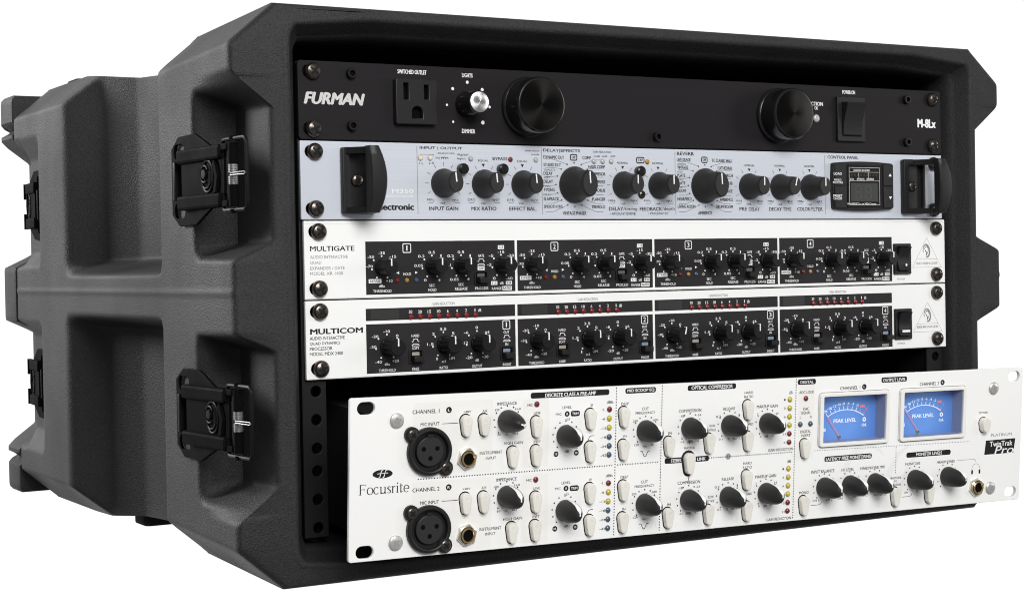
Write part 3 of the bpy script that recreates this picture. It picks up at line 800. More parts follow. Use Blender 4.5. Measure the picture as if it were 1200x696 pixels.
    ('E', '-18', 211.34, 25.91, 3.23, 1.36, 'k', ''),
    ('E', '-24', 223.79, 26.0, 3.06, 1.28, 'k', ''),
    ('E', '-12', 212.15, 10.61, 2.63, 1.27, 'k', ''),
    ('E', 'dBfs', 217.51, 10.63, 4.27, 1.7, 'k', ''),
    ('E', '-42', 222.8, 10.66, 2.65, 1.28, 'k', ''),
    ('E', '0.3', 237.68, 24.72, 3.31, 1.46, 'k', ''),
    ('E', '1', 252.53, 24.83, 0.84, 1.21, 'k', ''),
    ('E', '0.1', 239.63, 10.94, 2.7, 1.2, 'k', ''),
    ('E', 's', 245.44, 10.85, 1.04, 1.04, 'k', ''),
    ('E', 'AUTO', 251.7, 10.99, 6.5, 1.56, 'k', ''),
    ('E', '7', 266.54, 24.92, 1.06, 1.22, 'k', ''),
    ('E', '14', 281.06, 24.65, 1.94, 1.23, 'k', ''),
    ('E', '0', 268.99, 10.93, 1.07, 1.22, 'k', ''),
    ('E', 'dB', 273.47, 10.87, 2.78, 1.57, 'k', ''),
    ('E', '21', 277.95, 11.15, 1.93, 1.23, 'k', ''),
    ('E', 'DIGITAL', 303.01, 85.18, 10.07, 1.75, 'w', 'b'),
    ('E', 'ADC LOCK', 303.01, 78.95, 11.39, 1.76, 'k', ''),
    ('E', 'DAC', 302.91, 68.69, 4.38, 1.76, 'k', ''),
    ('E', 'SIGNAL', 302.88, 66.24, 7.23, 1.76, 'k', ''),
    ('E', 'L', 298.71, 63.72, 0.87, 1.23, 'k', ''),
    ('E', 'R', 306.8, 63.59, 1.1, 1.23, 'k', ''),
    ('E', 'DIGITAL', 302.95, 54.64, 8.11, 1.76, 'k', ''),
    ('E', 'INSERT', 303.03, 52.26, 7.24, 1.59, 'k', ''),
    ('E', 'CHANNEL 1', 336.94, 80.22, 15.8, 2.14, 'k', ''),
    ('E', 'CHANNEL 2', 401.51, 80.29, 16.25, 2.2, 'k', ''),
    ('E', 'OUTPUT LEVEL', 372.41, 83.95, 18.63, 1.99, 'w', 'b'),
    ('E', 'L', 348.11, 80.49, 1.14, 1.25, 'w', 'b'),
    ('E', 'R', 412.49, 80.69, 1.21, 1.29, 'w', 'b'),
    ('E', 'LATENCY FREE MONITORING', 337.3, 36.49, 35.99, 2.15, 'w', 'b'),
    ('E', 'MONITOR LEVELS', 403.03, 35.23, 21.58, 2.03, 'w', 'b'),
    ('E', 'INPUT BALANCE', 317.19, 29.17, 18.01, 1.96, 'k', ''),
    ('E', 'FX LEVEL', 336.87, 28.99, 9.96, 1.79, 'k', ''),
    ('E', 'HEADPHONE MIX', 356.84, 29.0, 19.81, 1.81, 'k', ''),
    ('E', 'MONITORS', 389.67, 29.51, 12.33, 1.65, 'k', ''),
    ('E', 'HEADPHONES', 417.46, 29.1, 15.06, 1.67, 'k', ''),
    ('E', 'MONO', 302.91, 16.93, 7.25, 1.77, 'k', ''),
    ('E', 'CH 1', 312.24, 11.31, 4.88, 1.33, 'k', ''),
    ('E', 'CH 2', 322.79, 11.18, 4.92, 1.34, 'k', ''),
    ('E', 'DRY', 331.75, 11.25, 4.29, 1.26, 'k', ''),
    ('E', 'WET', 343.28, 11.51, 4.56, 1.26, 'k', ''),
    ('E', 'INPUT', 351.26, 11.67, 5.97, 1.27, 'k', ''),
    ('E', 'PLAYBACK', 363.7, 11.52, 10.44, 1.46, 'k', ''),
    ('E', 'HEADPHONE', 375.65, 21.26, 9.37, 1.37, 'k', ''),
    ('E', 'TO', 375.72, 19.07, 2.58, 1.28, 'k', ''),
    ('E', 'MONITOR', 376.52, 16.83, 7.74, 1.28, 'k', ''),
    ('E', '00', 384.71, 11.33, 2.6, 1.29, 'k', ''),
    ('E', '0', 393.93, 11.61, 1.19, 1.29, 'k', ''),
    ('E', 'POWER', 448.59, 59.53, 7.59, 1.28, 'k', ''),
    ('E', 'PLATINUM', 465.07, 44.15, 18.25, 1.97, 'gy', ''),
    ('E', 'TwinTrak', 465.05, 38.3, 20.28, 3.42, 'w', 'b'),
    ('E', 'Pro', 467.77, 33.97, 17.28, 5.71, 'w', 'i'),
]
DOTS_C = [(47.5, 24.1), (42.5, 21.8), (41.3, 16.6), (44.3, 12.0), (50.9, 11.9), (52.6, 22.3), (74.8, 21.8), (79.7, 24.0), (85.1, 22.1), (73.5, 16.7), (76.4, 12.1), (82.9, 12.0), (93.8, 21.8), (98.9, 24.0), (104.4, 22.0), (92.7, 16.6), (95.6, 12.1), (102.0, 12.0), (120.9, 21.8), (125.8, 23.9), (131.4, 21.7), (119.8, 16.6), (122.8, 12.0), (129.2, 11.9)]
DOTS_D = [(49.9, 24.0), (44.5, 21.7), (56.3, 21.6), (42.9, 16.1), (46.0, 10.9), (53.9, 11.0), (86.3, 24.1), (80.9, 21.6), (92.0, 21.6), (79.3, 15.9), (82.4, 10.9), (90.2, 10.7), (108.6, 24.0), (103.1, 21.6), (114.7, 22.2), (101.6, 16.1), (104.6, 11.0), (112.4, 10.9)]

# ================================================================== the moulded rack case
CASE_O = (242.5, 225.0, -24.0)
case = thing('rack_case', 'black roto-moulded plastic six-space rack case, open at the front, holding all the audio gear', 'rack case', CASE_O)
XC = 242.5
ZM = 136.0

def lin(a, b, x): return np.clip((x - a) / (b - a), 0, 1)
def side_profile(y, z):
    """x of the left wall of the moulded shell at depth y, height z (arrays)"""
    zr = np.abs(z - ZM)
    base = -44.0 + 0 * y
    tap = 4.5 * lin(-10, 109, y)
    top_c = 137.0 - tap                       # corner chamfer starts here
    octx = -44.0 + np.maximum(zr - top_c, 0) * 1.18
    W = lin(20, 30, zr) * (1 - lin(104, 122, zr))          # latch pockets, front
    Wf = lin(21, 29, zr) * (1 - lin(106, 116, zr))
    mix = lin(-10, 40, y)
    rec = 23 * (W * (1 - mix) + Wf * mix) * (1 - lin(42.5, 47.5, y))
    Wr = lin(20, 30, zr) * (1 - lin(100, 116, zr))
    rer = (7.5 * lin(372, 377, y) + 14 * lin(421, 425, y)) * Wr
    P = np.interp(y, [108, 112, 124, 225, 260, 291, 305, 309], [0, 36, 43, 43, 39, 23, 1.5, 0])
    V = lin(12.5, 24.0, zr); V = V * V * (3 - 2 * V)
    poc = P * V
    x = np.maximum(octx, base + np.maximum(np.maximum(rec, rer), poc))
    seam = np.exp(-((z - 138.5) / 0.95) ** 2) * 1.1
    return x - seam

KZ, KT = 241, 9
ys = np.concatenate([[-10.0, -9.6, -8.7, -7.2], np.arange(-5.5, 441.1, 2.0)])
S = np.linspace(-1, 1, KZ)
H = 160.0 - 4.5 * lin(-10, 109, ys)
dip = np.interp(ys, [110, 115, 225, 262, 300, 335], [0, 1, 1, .85, .35, 0])      # the shell is lower between its ribs
HT = H - 10.0 * dip
HB = H - 4.5 * dip
inset = np.interp(ys, [-10, -9.6, -8.7, -7.2, -5.5, 436, 440.5], [3.2, 2.1, 1.05, 0.3, 0.0, 0.0, 2.0])
Hs = np.where(S[None, :] > 0, HT[:, None], HB[:, None])
Z2 = ZM + (Hs - inset[:, None]) * S[None, :]
Y2 = np.repeat(ys[:, None], KZ, 1)
Zp = ZM + Hs * S[None, :]
X2 = side_profile(np.maximum(Y2, -10), Zp)
for it in range(1):                           # softened edges of a rotational moulding
    Xp = np.pad(X2, ((0, 0), (1, 1)), mode='edge'); X2 = (Xp[:, :-2] + 2 * Xp[:, 1:-1] + Xp[:, 2:]) / 4
    Xp = np.pad(X2, ((1, 1), (0, 0)), mode='edge'); X2 = (Xp[:-2] + 2 * Xp[1:-1] + Xp[2:]) / 4
X2 = X2 + inset[:, None]

def ring(X, Z):
    """full closed outline from the left side's samples: up the left, across the top, down the right, back along the bottom"""
    xl, zt, zb = X[-1], Z[-1], Z[0]
    t = np.linspace(0, 1, KT + 2)[1:-1]
    top = [(xl + (2 * (XC - xl)) * k, zt) for k in t]
    xb = X[0]
    bot = [((2 * XC - xb) + (2 * (xb - XC)) * k, zb) for k in t]
    return list(zip(X, Z)) + top + list(zip(2 * XC - X[::-1], Z[::-1])) + bot
NR = 2 * KZ + 2 * KT
body = MB()
verts = []; 
for i in range(len(ys)):
    verts += [(x - CASE_O[0], ys[i] - CASE_O[1], z - CASE_O[2]) for x, z in ring(X2[i], Z2[i])]
def strip_faces(n0, n1, N, flip=False):
    fs = []
    for k in range(N):
        j = (k + 1) % N
        f = (n0 + k, n0 + j, n1 + j, n1 + k)
        fs.append(f[::-1] if flip else f)
    return fs
faces = []
for i in range(len(ys) - 1):
    faces += strip_faces(i * NR, (i + 1) * NR, NR)
body.add(verts, faces, 'case_plastic')
# front rim: from the outline to the rounded opening, a small bead, then stepped walls going in
XL, XR, ZB, ZT = -8.5, 499.5, -13.5, 288.0
def opening(out, r):
    x0, x1, z0, z1 = XL - out, XR + out, ZB - out, ZT + out
    pts = []
    ring0 = ring(X2[0], Z2[0])
    oz0, oz1 = Z2[0][0], Z2[0][-1]
    ox0, ox1 = X2[0][-1], 2 * XC - X2[0][-1]
    for k, (x, z) in enumerate(ring0):
        if k < KZ: p = [x0, z0 + (z - oz0) / (oz1 - oz0) * (z1 - z0)]
        elif k < KZ + KT: p = [x0 + (x - ox0) / (ox1 - ox0) * (x1 - x0), z1]
        elif k < 2 * KZ + KT: p = [x1, z0 + (z - oz0) / (oz1 - oz0) * (z1 - z0)]
        else: p = [x0 + (x - ox0) / (ox1 - ox0) * (x1 - x0), z0]
        cx = min(max(p[0], x0 + r), x1 - r); cz = min(max(p[1], z0 + r), z1 - r)
        dx, dz = p[0] - cx, p[1] - cz
        if dx and dz:
            L = math.hypot(dx, dz); p = [cx + dx / L * r, cz + dz / L * r]
        pts.append(tuple(p))
    return pts
loops = [([p for p in ring(X2[0], Z2[0])], -10.0)]
for out, y, r in ((5.4, -10.0, 19), (4.6, -10.3, 18), (3.4, -11.0, 17), (1.6, -11.0, 15), (0.5, -10.3, 14), (-0.4, -9.0, 13), (-1.2, -6.8, 12), (-4.2, -2.2, 12), (-4.8, -0.2, 11), (-5.6, 0.6, 11), (-7.6, 4.6, 10), (-8.2, 12.0, 10), (-8.6, 20.0, 9)):
    loops.append((opening(out, r), y))
vs = []; fs = []
for k, (pts, y) in enumerate(loops):
    vs += [(x - CASE_O[0], y - CASE_O[1], z - CASE_O[2]) for x, z in pts]
for k in range(len(loops) - 1): fs += strip_faces(k * NR, (k + 1) * NR, NR, True)
body.add(vs, fs, 'case_plastic')
# inside box and rear wall
lp = [(opening(-8.6, 9), 20.0), (opening(-9.0, 9), 430.0)]
vs = []
for pts, y in lp: vs += [(x - CASE_O[0], y - CASE_O[1], z - CASE_O[2]) for x, z in pts]
body.add(vs, strip_faces(0, NR, NR, True), 'case_liner')
body.add([v for v in vs[NR:]], [tuple(range(NR))], 'case_liner', False)
n = len(ys) - 1
body.add(verts[n * NR:(n + 1) * NR], [tuple(range(NR))[::-1]], 'case_plastic', False)
def fix_normals(o):
    bm = bmesh.new(); bm.from_mesh(o.data)
    bmesh.ops.remove_doubles(bm, verts=bm.verts, dist=1e-6)
    bmesh.ops.recalc_face_normals(bm, faces=bm.faces)
    bm.to_mesh(o.data); bm.free()
body_o = body.build('case_body', case, angle=42)
fix_normals(body_o); body_o.data.set_sharp_from_angle(angle=math.radians(42))

# rear lid: square lugs at its corners, latch pockets like the body's
KL = 121
zl = np.linspace(-151.5, 151.5, KL)
def lid_profile(y):
    zr = np.abs(zl)
    Wr = lin(20, 30, zr) * (1 - lin(102, 118, zr))
    notch = 8 * lin(122, 125, zr) * (1 - lin(127, 131, zr))
    x = -44 + np.maximum(21 * Wr, notch)
    x = x + np.maximum(zr - 148.5, 0) * 0.9
    return x
lid = MB(); vs = []
lys = [(442.5, 2.5), (443.5, 0.6), (445.5, 0), (474, 0), (477.5, 1.0), (479.5, 4.0)]
for y, ins in lys:
    X = lid_profile(y) + ins; Z = ZM + zl * (151.5 - ins) / 151.5
    vs += [(x - CASE_O[0], y - CASE_O[1], z - CASE_O[2]) for x, z in
           list(zip(X, Z)) + list(zip(2 * XC - X[::-1], Z[::-1]))]
fs = []
for i in range(len(lys) - 1): fs += strip_faces(i * 2 * KL, (i + 1) * 2 * KL, 2 * KL)
fs.append(tuple(range(2 * KL))[::-1]); fs.append(tuple((len(lys) - 1) * 2 * KL + k for k in range(2 * KL)))
lid.add(vs, fs, 'case_plastic')
lid_o = lid.build('rear_lid', case, angle=42); fix_normals(lid_o); lid_o.data.set_sharp_from_angle(angle=math.radians(42))

# stacking feet moulded on the corners
def foot(x, y, z, up):
    mb = MB()
    mb.prism(rrect(-16, 16, -13, 13, 5), -3, 4.5, 'rubber', 1.5)
    me = mb.data('stacking_foot')
    return put('stacking_foot', me, case, (x - CASE_O[0], y - CASE_O[1], z - CASE_O[2]), rot=(0, 0, 0) if up else (PI, 0, 0))
f0 = foot(10, 120, 291.5, True)
for x, y, z, upz in ((475, 120, 291.5, True), (6, 400, 291.5, True), (479, 400, 291.5, True), (10, 140, -19.5, False), (475, 140, -19.5, False), (12, 280, -19.5, False), (473, 280, -19.5, False)):
    c = f0.copy(); COL.objects.link(c); c.parent = case
    c.location = Vector((x - CASE_O[0], y - CASE_O[1], z - CASE_O[2])) * MM
    c.rotation_euler = (0, 0, 0) if upz else (PI, 0, 0)

# rack rails with their punched screw holes (the standard 15.9 / 15.9 / 12.7 mm pattern)
HOLES = [44.45 * u + h for u in range(6) for h in (6.35, 22.225, 38.1)]
def rail(x0):
    mb = MB()
    add_plate(mb, [(x0, 1.0), (x0 + 14.6, 1.0), (x0 + 14.6, 266), (x0, 266)],
              [circle(x0 + 8.3, h, 3.1, 18) for h in HOLES], -6.0, -3.4, 'rail_steel', 0.4)
    mb.box(x0, x0 + 2.5, 1, 266, -32, -5, 'rail_steel')
    mb.box(x0 + 2.6, x0 + 14.4, 1.2, 265.8, -22, -21, 'hole_black')
    o = put('rack_rail', mb.data('rack_rail'), case, (-CASE_O[0], -CASE_O[1], -CASE_O[2]), rot=(PI / 2, 0, 0))
    return o
rail(0.4); rail(469.6)

# draw latches: plate > lever, spring, catch loop
def latch_parts():
    p = MB()
    out = [(-32, -19), (-20, -25.5), (6, -25.5), (31, -17), (31, 17), (6, 25.5), (-20, 25.5), (-32, 19)]
    add_plate(p, out, [stadium(-19, 16.8, 17, 8.5), stadium(-19, -16.8, 17, 8.5), rrect(-17.5, -10, -10.5, 10.5, .6, 2)], 0, 2.0, 'latch_steel', 0.45)
    p.box(-22.5, -19.0, -11, 11, 2.0, 5.0, 'latch_gloss', 0.8)
    lev = MB()
    lev.box(-9, 47, -10, 10, 3.6, 5.2, 'latch_steel', 0.5)
    for s in (1, -1):
        b0, b1 = (9, 17) if s > 0 else (-17, -9)
        lev.prism(rrect(-12, 45, b0, b1, 2.2), 2.4, 7.4, 'latch_steel', 1.6)
    # pressed key-shaped boss
    ell = lambda rx, ry, cx: [(cx + rx * math.cos(a), 0.5 + ry * math.sin(a), 5.5) for a in [2 * PI * i / 28 for i in range(28)]]
    lev.tube(ell(7.6, 8.6, 27), .75, 'latch_gloss', 8, closed=True)
    lev.tube([(23 + 4.6 * math.cos(a), 1.8 + 4.6 * math.sin(a), 5.5) for a in np.linspace(.5, 5.2, 16)], .7, 'latch_gloss', 8)
    lev.tube([(21, -4.8, 5.5), (24, -6.2, 5.5), (28, -5.6, 5.5), (31, -3.2, 5.5)], .7, 'latch_gloss', 8)
    lev.lathe([(2.9, 5.2), (2.9, 6.0), (2.4, 6.6), (0, 6.7)], 'latch_gloss', 23, 1.8, 18)
    lev.prism([(36, -9), (39.5, -9), (42, 0), (38, 9), (35.5, 7), (38.5, 0)], 5.0, 7.0, 'latch_steel', .4)
    lev.box(45, 52, 13.5, 17, 2.4, 6.2, 'latch_steel', .6); lev.box(45, 52, -17, -13.5, 2.4, 6.2, 'latch_steel', .6)
    for s in (1, -1):
        y0, y1 = (5.5, 17) if s > 0 else (-17, -5.5)
        vs0 = len(lev.v)
        lev.lathe([(0, y0), (2.7, y0), (2.7, y1), (0, y1)], 'latch_steel', 0, 0, 18)
        lev.xf(Matrix.Translation((57, 0, 4.5)) @ Matrix.Rotation(-PI / 2, 4, 'X'), vs0)
    sp = MB()
    for y0 in (-6.2, 0.9):
        prof = []; v0 = len(sp.v)
        for i in range(6): prof += [(2.3, y0 + i * .9), (2.6, y0 + .2 + i * .9), (2.6, y0 + .6 + i * .9), (2.3, y0 + .8 + i * .9)]
        sp.lathe(prof, 'bright_steel', 0, 0, 18)
        sp.xf(Matrix.Translation((57, 0, 4.5)) @ Matrix.Rotation(-PI / 2, 4, 'X'), v0)
    sp.tube([(58, -.5, 6.8), (66, -.6, 6.6), (74, -.7, 6.2), (75.4, 0, 6.1), (74, .7, 6.2), (66, .6, 6.6), (58, .5, 6.8)], 0.36, 'bright_steel', 8)
    lo = MB()
    pts = []
    for cx, cy, a0 in ((70.5, -15.5, -90), (70.5, 15.5, 0), (47, 15.5, 90), (47, -15.5, 180)):
        for i in range(5):
            a = math.radians(a0 + 22.5 * i)
            pts.append((cx + 3 * math.cos(a), cy + 3.5 * math.sin(a), 4.5))
    lo.tube(pts, 1.15, 'latch_gloss', 8, closed=True)
    for s in (1, -1):
        vs0 = len(lo.v); lo.lathe([(0, 18.5), (2.2, 18.5), (2.0, 20.6), (0, 20.8)], 'latch_steel', 0, 0, 14)
        lo.xf(Matrix.Translation((57, 0, 4.5)) @ Matrix.Rotation(-PI / 2 * s, 4, 'X'), vs0)
    return [m.data(nm) for m, nm in ((p, 'latch'), (lev, 'lever'), (sp, 'spring'), (lo, 'catch_loop'))]
LP = latch_parts()
def latch(x, y, z, front=True, mirror=False, sc=1.0, tilt=4.2):
    o = put('latch', LP[0], case)
    if not mirror:
        cols = ((0, -1, 0), (0, 0, 1), (-1, 0, 0)) if front else ((0, 1, 0), (0, 0, -1), (-1, 0, 0))
    else:
        cols = ((0, -1, 0), (0, 0, -1), (1, 0, 0)) if front else ((0, 1, 0), (0, 0, 1), (1, 0, 0))
    M = Matrix(cols).transposed().to_4x4() @ Matrix.Diagonal((sc, 1, 1 if front else .6, 1))
    M.translation = Vector((x - CASE_O[0], y - CASE_O[1], z - CASE_O[2])) * MM
    o.matrix_local = M
    for me, nm in zip(LP[1:], ('lever', 'spring', 'catch_loop')):
        if not front and nm != 'lever': continue
        c = put(nm, me, o)
        c.matrix_local = Matrix.Translation(Vector((-18, 0, 0)) * MM) @ Matrix.Rotation(math.radians(tilt), 4, 'Y') @ Matrix.Translation(Vector((18, 0, 0)) * MM)
    return o
for zc in (202, 70):
    latch(-44.6, 45, zc)
    latch(-37.0, 402, zc, front=False, sc=0.52, tilt=3)

# ================================================================== shared small parts
def screw_data(name, r, h, m='screw_metal', cross=0.62, dark='screw_dark', rot=0.4):
    mb = MB()
    prof = [(r, 0), (r, h * .35), (r * .93, h * .55), (r * .78, h * .78), (r * .5, h * .94), (r * .25, h * .99), (0, h)]
    mb.lathe(prof, m, n=24)
    # Phillips recess: its shade painted as four dark lobes laid on the dome
    for k in range(4):
        a = rot + k * PI / 2
        v0 = len(mb.v)
        w_, l_ = r * .17, r * cross
        zt = lambda q: (h * (1 - .30 * (q / r) ** 2.2)) + .05
        mb.add([(0, -w_, zt(0)), (l_ * .5, -w_, zt(l_ * .5)), (l_, -w_ * .7, zt(l_)), (l_, w_ * .7, zt(l_)), (l_ * .5, w_, zt(l_ * .5)), (0, w_, zt(0))],
               [(0, 1, 4, 5), (1, 2, 3, 4)], dark, False)
        mb.xf(Matrix.Rotation(a, 4, 'Z'), v0)
    return mb.data(name)
SCREWS = [screw_data('rack_screw', 4.75, 4.0, rot=a) for a in (0.35, 0.9, 0.1, 1.2)]
_sk = [0]
def rack_screws(parent, pts):
    for x, y in pts:
        put('rack_screw', SCREWS[_sk[0] % 4], parent, (x, y, 0.02)); _sk[0] += 1
EIA = [(8.6, 6.35), (8.6, 38.1), (474.0, 6.35), (474.0, 38.1)]
def hexscrew_data():
    mb = MB()
    mb.lathe([(2.9, 0), (2.9, 2.6), (2.6, 3.0), (1.7, 3.0), (1.6, 1.4), (0, 1.4)], 'screw_metal', n=20, mats=['knob_black', 'knob_black', 'knob_black', 'hole_black', 'hole_black'])
    return mb.data('panel_screw')
def led_data(name, m, r=1.5, h=1.3, ring='ink_panel_black', rr=0.35):
    mb = MB()
    mb.disc(0, 0, r + rr, 0.09, ring, 18)
    mb.lathe([(r, 0.05), (r, h * .3), (r * .85, h * .65), (r * .5, h * .92), (0, h)], m, n=18)
    return mb.data(name)
def par(x): return 0.47 + 0.45 * x / 482.6     # how far a raised face shows shifted per mm it stands out
def loft(mb, secs, m, n=32, e=2.0, mats=None):
    rows = []
    for rx, ry, z in secs:
        row = []
        for i in range(n):
            a = 2 * PI * i / n; c, s_ = math.cos(a), math.sin(a)
            row.append((rx * math.copysign(abs(c) ** (2 / e), c), ry * math.copysign(abs(s_) ** (2 / e), s_), z))
        rows.append(row)
    for k in range(len(rows) - 1):
        mb.add(rows[k] + rows[k + 1], [(i, (i + 1) % n, n + (i + 1) % n, n + i) for i in range(n)], mats[k] if mats else m)
    mb.add(rows[-1], [tuple(range(n))], mats[-1] if mats else m)
def weld(me, angle=35):
    bm = bmesh.new(); bm.from_mesh(me); bmesh.ops.remove_doubles(bm, verts=bm.verts, dist=2e-6)
    bm.to_mesh(me); bm.free(); me.set_sharp_from_angle(angle=math.radians(angle)); return me
def knob(parent, me, loc, ptr=None, rot=0.0, sub='pointer'):
    o = put('knob', me, parent, loc, rot=(0, 0, rot))
    if ptr is not None: put(sub, ptr, o)
    return o
UP = (PI / 2, 0, 0)
def panel(parent, w_, h_, m, holes, z0=-2.6, bev=0.35, r=1.2, y0=0.35):
    mb = MB()
    add_plate(mb, rrect(0, w_, y0, h_ - y0, r, 4), holes, z0, 0.0, m, bev)
    return mb.build('front_panel', parent)
SLOTS = [stadium(x, y, 10.3, 7.0) for x, y in ((8.0, 6.35), (8.0, 38.1), (474.6, 6.35), (474.6, 38.1))]
def chassis(parent, x0, x1, y0, y1, depth, m='ink_panel_black', z1=-2.7):
    mb = MB(); mb.box(x0, x1, y0, y1, -depth, z1, m)
    return mb.build('chassis', parent)
def letter(parent, unit, extra=None):
    mb = MB()
    for u, s, x, y, wd, ht, c, st in TEXTS:
        if u == unit and st != 'serif': text(mb, s, x, y, wd, ht, c, st)
    if extra: extra(mb)
    return mb.build('lettering', parent)

# ================================================================== power conditioner (top unit)
A = thing('power_conditioner', 'black one-space power conditioner with an outlet and two big round knobs, topmost in rack', 'power conditioner', (0, 0, 222.25), UP)
panel(A, 482.6, 44.45, 'black_panel', SLOTS, r=2.0)
chassis(A, 22, 460, 3, 41, 200)
rack_screws(A, EIA)
hx = hexscrew_data()
for x, y in ((32.0, 37.7), (32.0, 8.5), (241.0, 7.1), (449.8, 37.1), (449.8, 8.2)): put('panel_screw', hx, A, (x, y, 0))
o = MB()
add_plate(o, rrect(58.4, 84.6, 10.0, 35.7, 1.0, 3), [rrect(63.2, 66.4, 24.0, 33.4, .3, 2), rrect(76.3, 79.3, 24.4, 32.6, .3, 2),
          [(68.3, 13.4), (75.3, 13.4), (75.3, 17.0)] + [(71.8 + 3.5 * math.cos(math.radians(a)), 17.0 + 3.3 * math.sin(math.radians(a))) for a in range(20, 180, 20)] + [(68.3, 17.0)]],
          0.0, 4.2, 'plastic_black', 0.5)
so = o.build('outlet_socket', A)
mb = MB(); mb.rect(61, 82, 12, 34.6, 0.5, 'hole_black'); mb.build('slot_backing', so)  # black backing sheet in place of the shade inside the outlet holes
k = MB()
k.lathe([(7.3, 0), (7.5, 1.0), (7.1, 2.0), (6.9, 14.6), (6.5, 15.6), (6.0, 15.7), (6.0, 16.0), (5.6, 16.2), (0, 16.2)], 'knob_gloss', n=40,
        mats=['knob_gloss'] * 5 + ['silver_turned'] * 3)
dk = put('dimmer_knob', weld(k.data('dimmer_knob')), A, (106.1, 22.9, 0.05))
k = MB()
k.lathe([(17.6, 0), (17.8, 2.2), (17.2, 3.0), (16.7, 3.3), (16.5, 15.2), (16.3, 16.2), (15.7, 17.0), (15.0, 17.2), (0, 17.2)], 'knob_gloss', n=64,
        mats=['knob_gloss'] * 7 + ['knob_turned'])
bk = weld(k.data('light_knob'))
put('light_knob', bk, A, (147.4, 22.6, 0.05)); put('light_knob', bk, A, (338.0, 23.0, 0.05))
mb = MB()
add_plate(mb, rrect(387.2, 411.6, 7.4, 37.2, .8, 3), [rrect(391.2, 408.0, 11.0, 33.4, .5, 2)], 0, 2.2, 'plastic_black', 0.4)
sw = mb.build('power_switch', A)
rk = MB(); v0 = 0
prof = [(11.2, 0), (11.2, 2.0), (12.0, 2.8), (20.0, 3.4), (32.0, 7.4), (33.2, 6.6), (33.2, 0)]
n = len(prof)
rk.add([(391.5, y, z) for y, z in prof] + [(407.7, y, z) for y, z in prof], [tuple(range(n)), tuple(range(2 * n - 1, n - 1, -1))] + [(i, n + i, n + i + 1, i + 1) for i in range(n - 1)], 'plastic_black', False)
rk.build('rocker', sw)
put('status_light', led_data('status_light', 'led_clear', 2.6, 1.6, 'knob_black', .5), A, (370.4, 22.2, 0))
def exA(mb):
    for (x, y), r in zip(((106.98, 35.77), (97.26, 31.68), (116.9, 31.79), (93.26, 22.15), (121.74, 21.82), (97.14, 12.5), (116.93, 12.55)), (.95, .95, 1.0, .7, .8, .7, 1.15)):
        mb.disc(x, y, r, 0.05, 'ink_white', 14)
letter(A, 'A', exA)

# ================================================================== effects processor
B = thing('effects_processor', 'silver blue one-space effects processor with black flared knobs and two black handles', 'effects processor', (0.5, 0, 177.8), UP)
panel(B, 482.0, 44.45, 'silver_panel', SLOTS, r=0.6)
chassis(B, 22, 460, 3, 41, 200)
rack_screws(B, EIA)
def flare(rb, rt_x, rt_y, L):
    k = MB()
    secs = [(rb, rb, 0), (rb * 1.01, rb * 1.01, 1.0), (rb * .95, rb * .96, 2.4), (rb * .86, rb * .88, 4.2), ((rb * .74 + rt_x * .04), rb * .80, 6.6),
            ((rt_x * 1.06), (rt_y * 1.08), 9.4), (rt_x * 1.0, rt_y, L - 2.0), (rt_x * .97, rt_y * .98, L - .7), (rt_x * .88, rt_y * .92, L)]
    loft(k, secs, 'knob_soft', 36)
    p = MB(); p.box(-.42, .42, rt_y * .02, rt_y * .90, L - .1, L + .06, 'ink_white')
    return weld(k.data('knob')), p.data('pointer')
ks, kp = flare(8.4, 4.9, 6.0, 15.8)
kb, kbp = flare(11.0, 5.7, 8.0, 18.0)
BK = [(89.7, 21.3), (116.6, 21.1), (143.4, 21.0), (215.4, 21.3), (242.2, 21.3), (313.1, 21.2), (338.6, 21.2), (363.8, 21.2)]
for i, q in enumerate(BK): knob(B, ks, (*q, 0.05), kp, rot=-0.25 if i == 6 else (0.1 if i < 3 else 0))
for q in ((179.5, 21.2), (277.8, 21.4)): knob(B, kb, (*q, 0.05), kbp, rot=0.06)
bt = MB(); bt.lathe([(3.3, 0), (3.3, 3.0), (3.0, 3.7), (2.2, 4.2), (0, 4.4)], 'knob_gloss', n=24); btd = bt.data('push_button')
for x, y in ((101.6, 29.6), (128.4, 29.8), (226.8, 29.8)): put('push_button', btd, B, (x, y, 0))
put('panel_screw', screw_data('panel_screw', 2.6, 1.8), B, (228.6, 15.6, 0))
for nm, m, pts in (('pale', 'led_pale', ((75.2, 35.6), (81.6, 35.7))), ('grey', 'led_clear', ((108.4, 35.7), (152.9, 35.7), (194.3, 35.5), (200.7, 35.5), (207.0, 35.6))), ('red', 'led_red', ((135.2, 35.7),)), ('yellow', 'led_amber', ((233.9, 35.8),))):
    d = led_data('indicator_light', m, 1.45, 1.2, 'ink_grey', .25)
    for x, y in pts: put('indicator_light', d, B, (x - .5, y, 0), label=nm + ' indicator light')
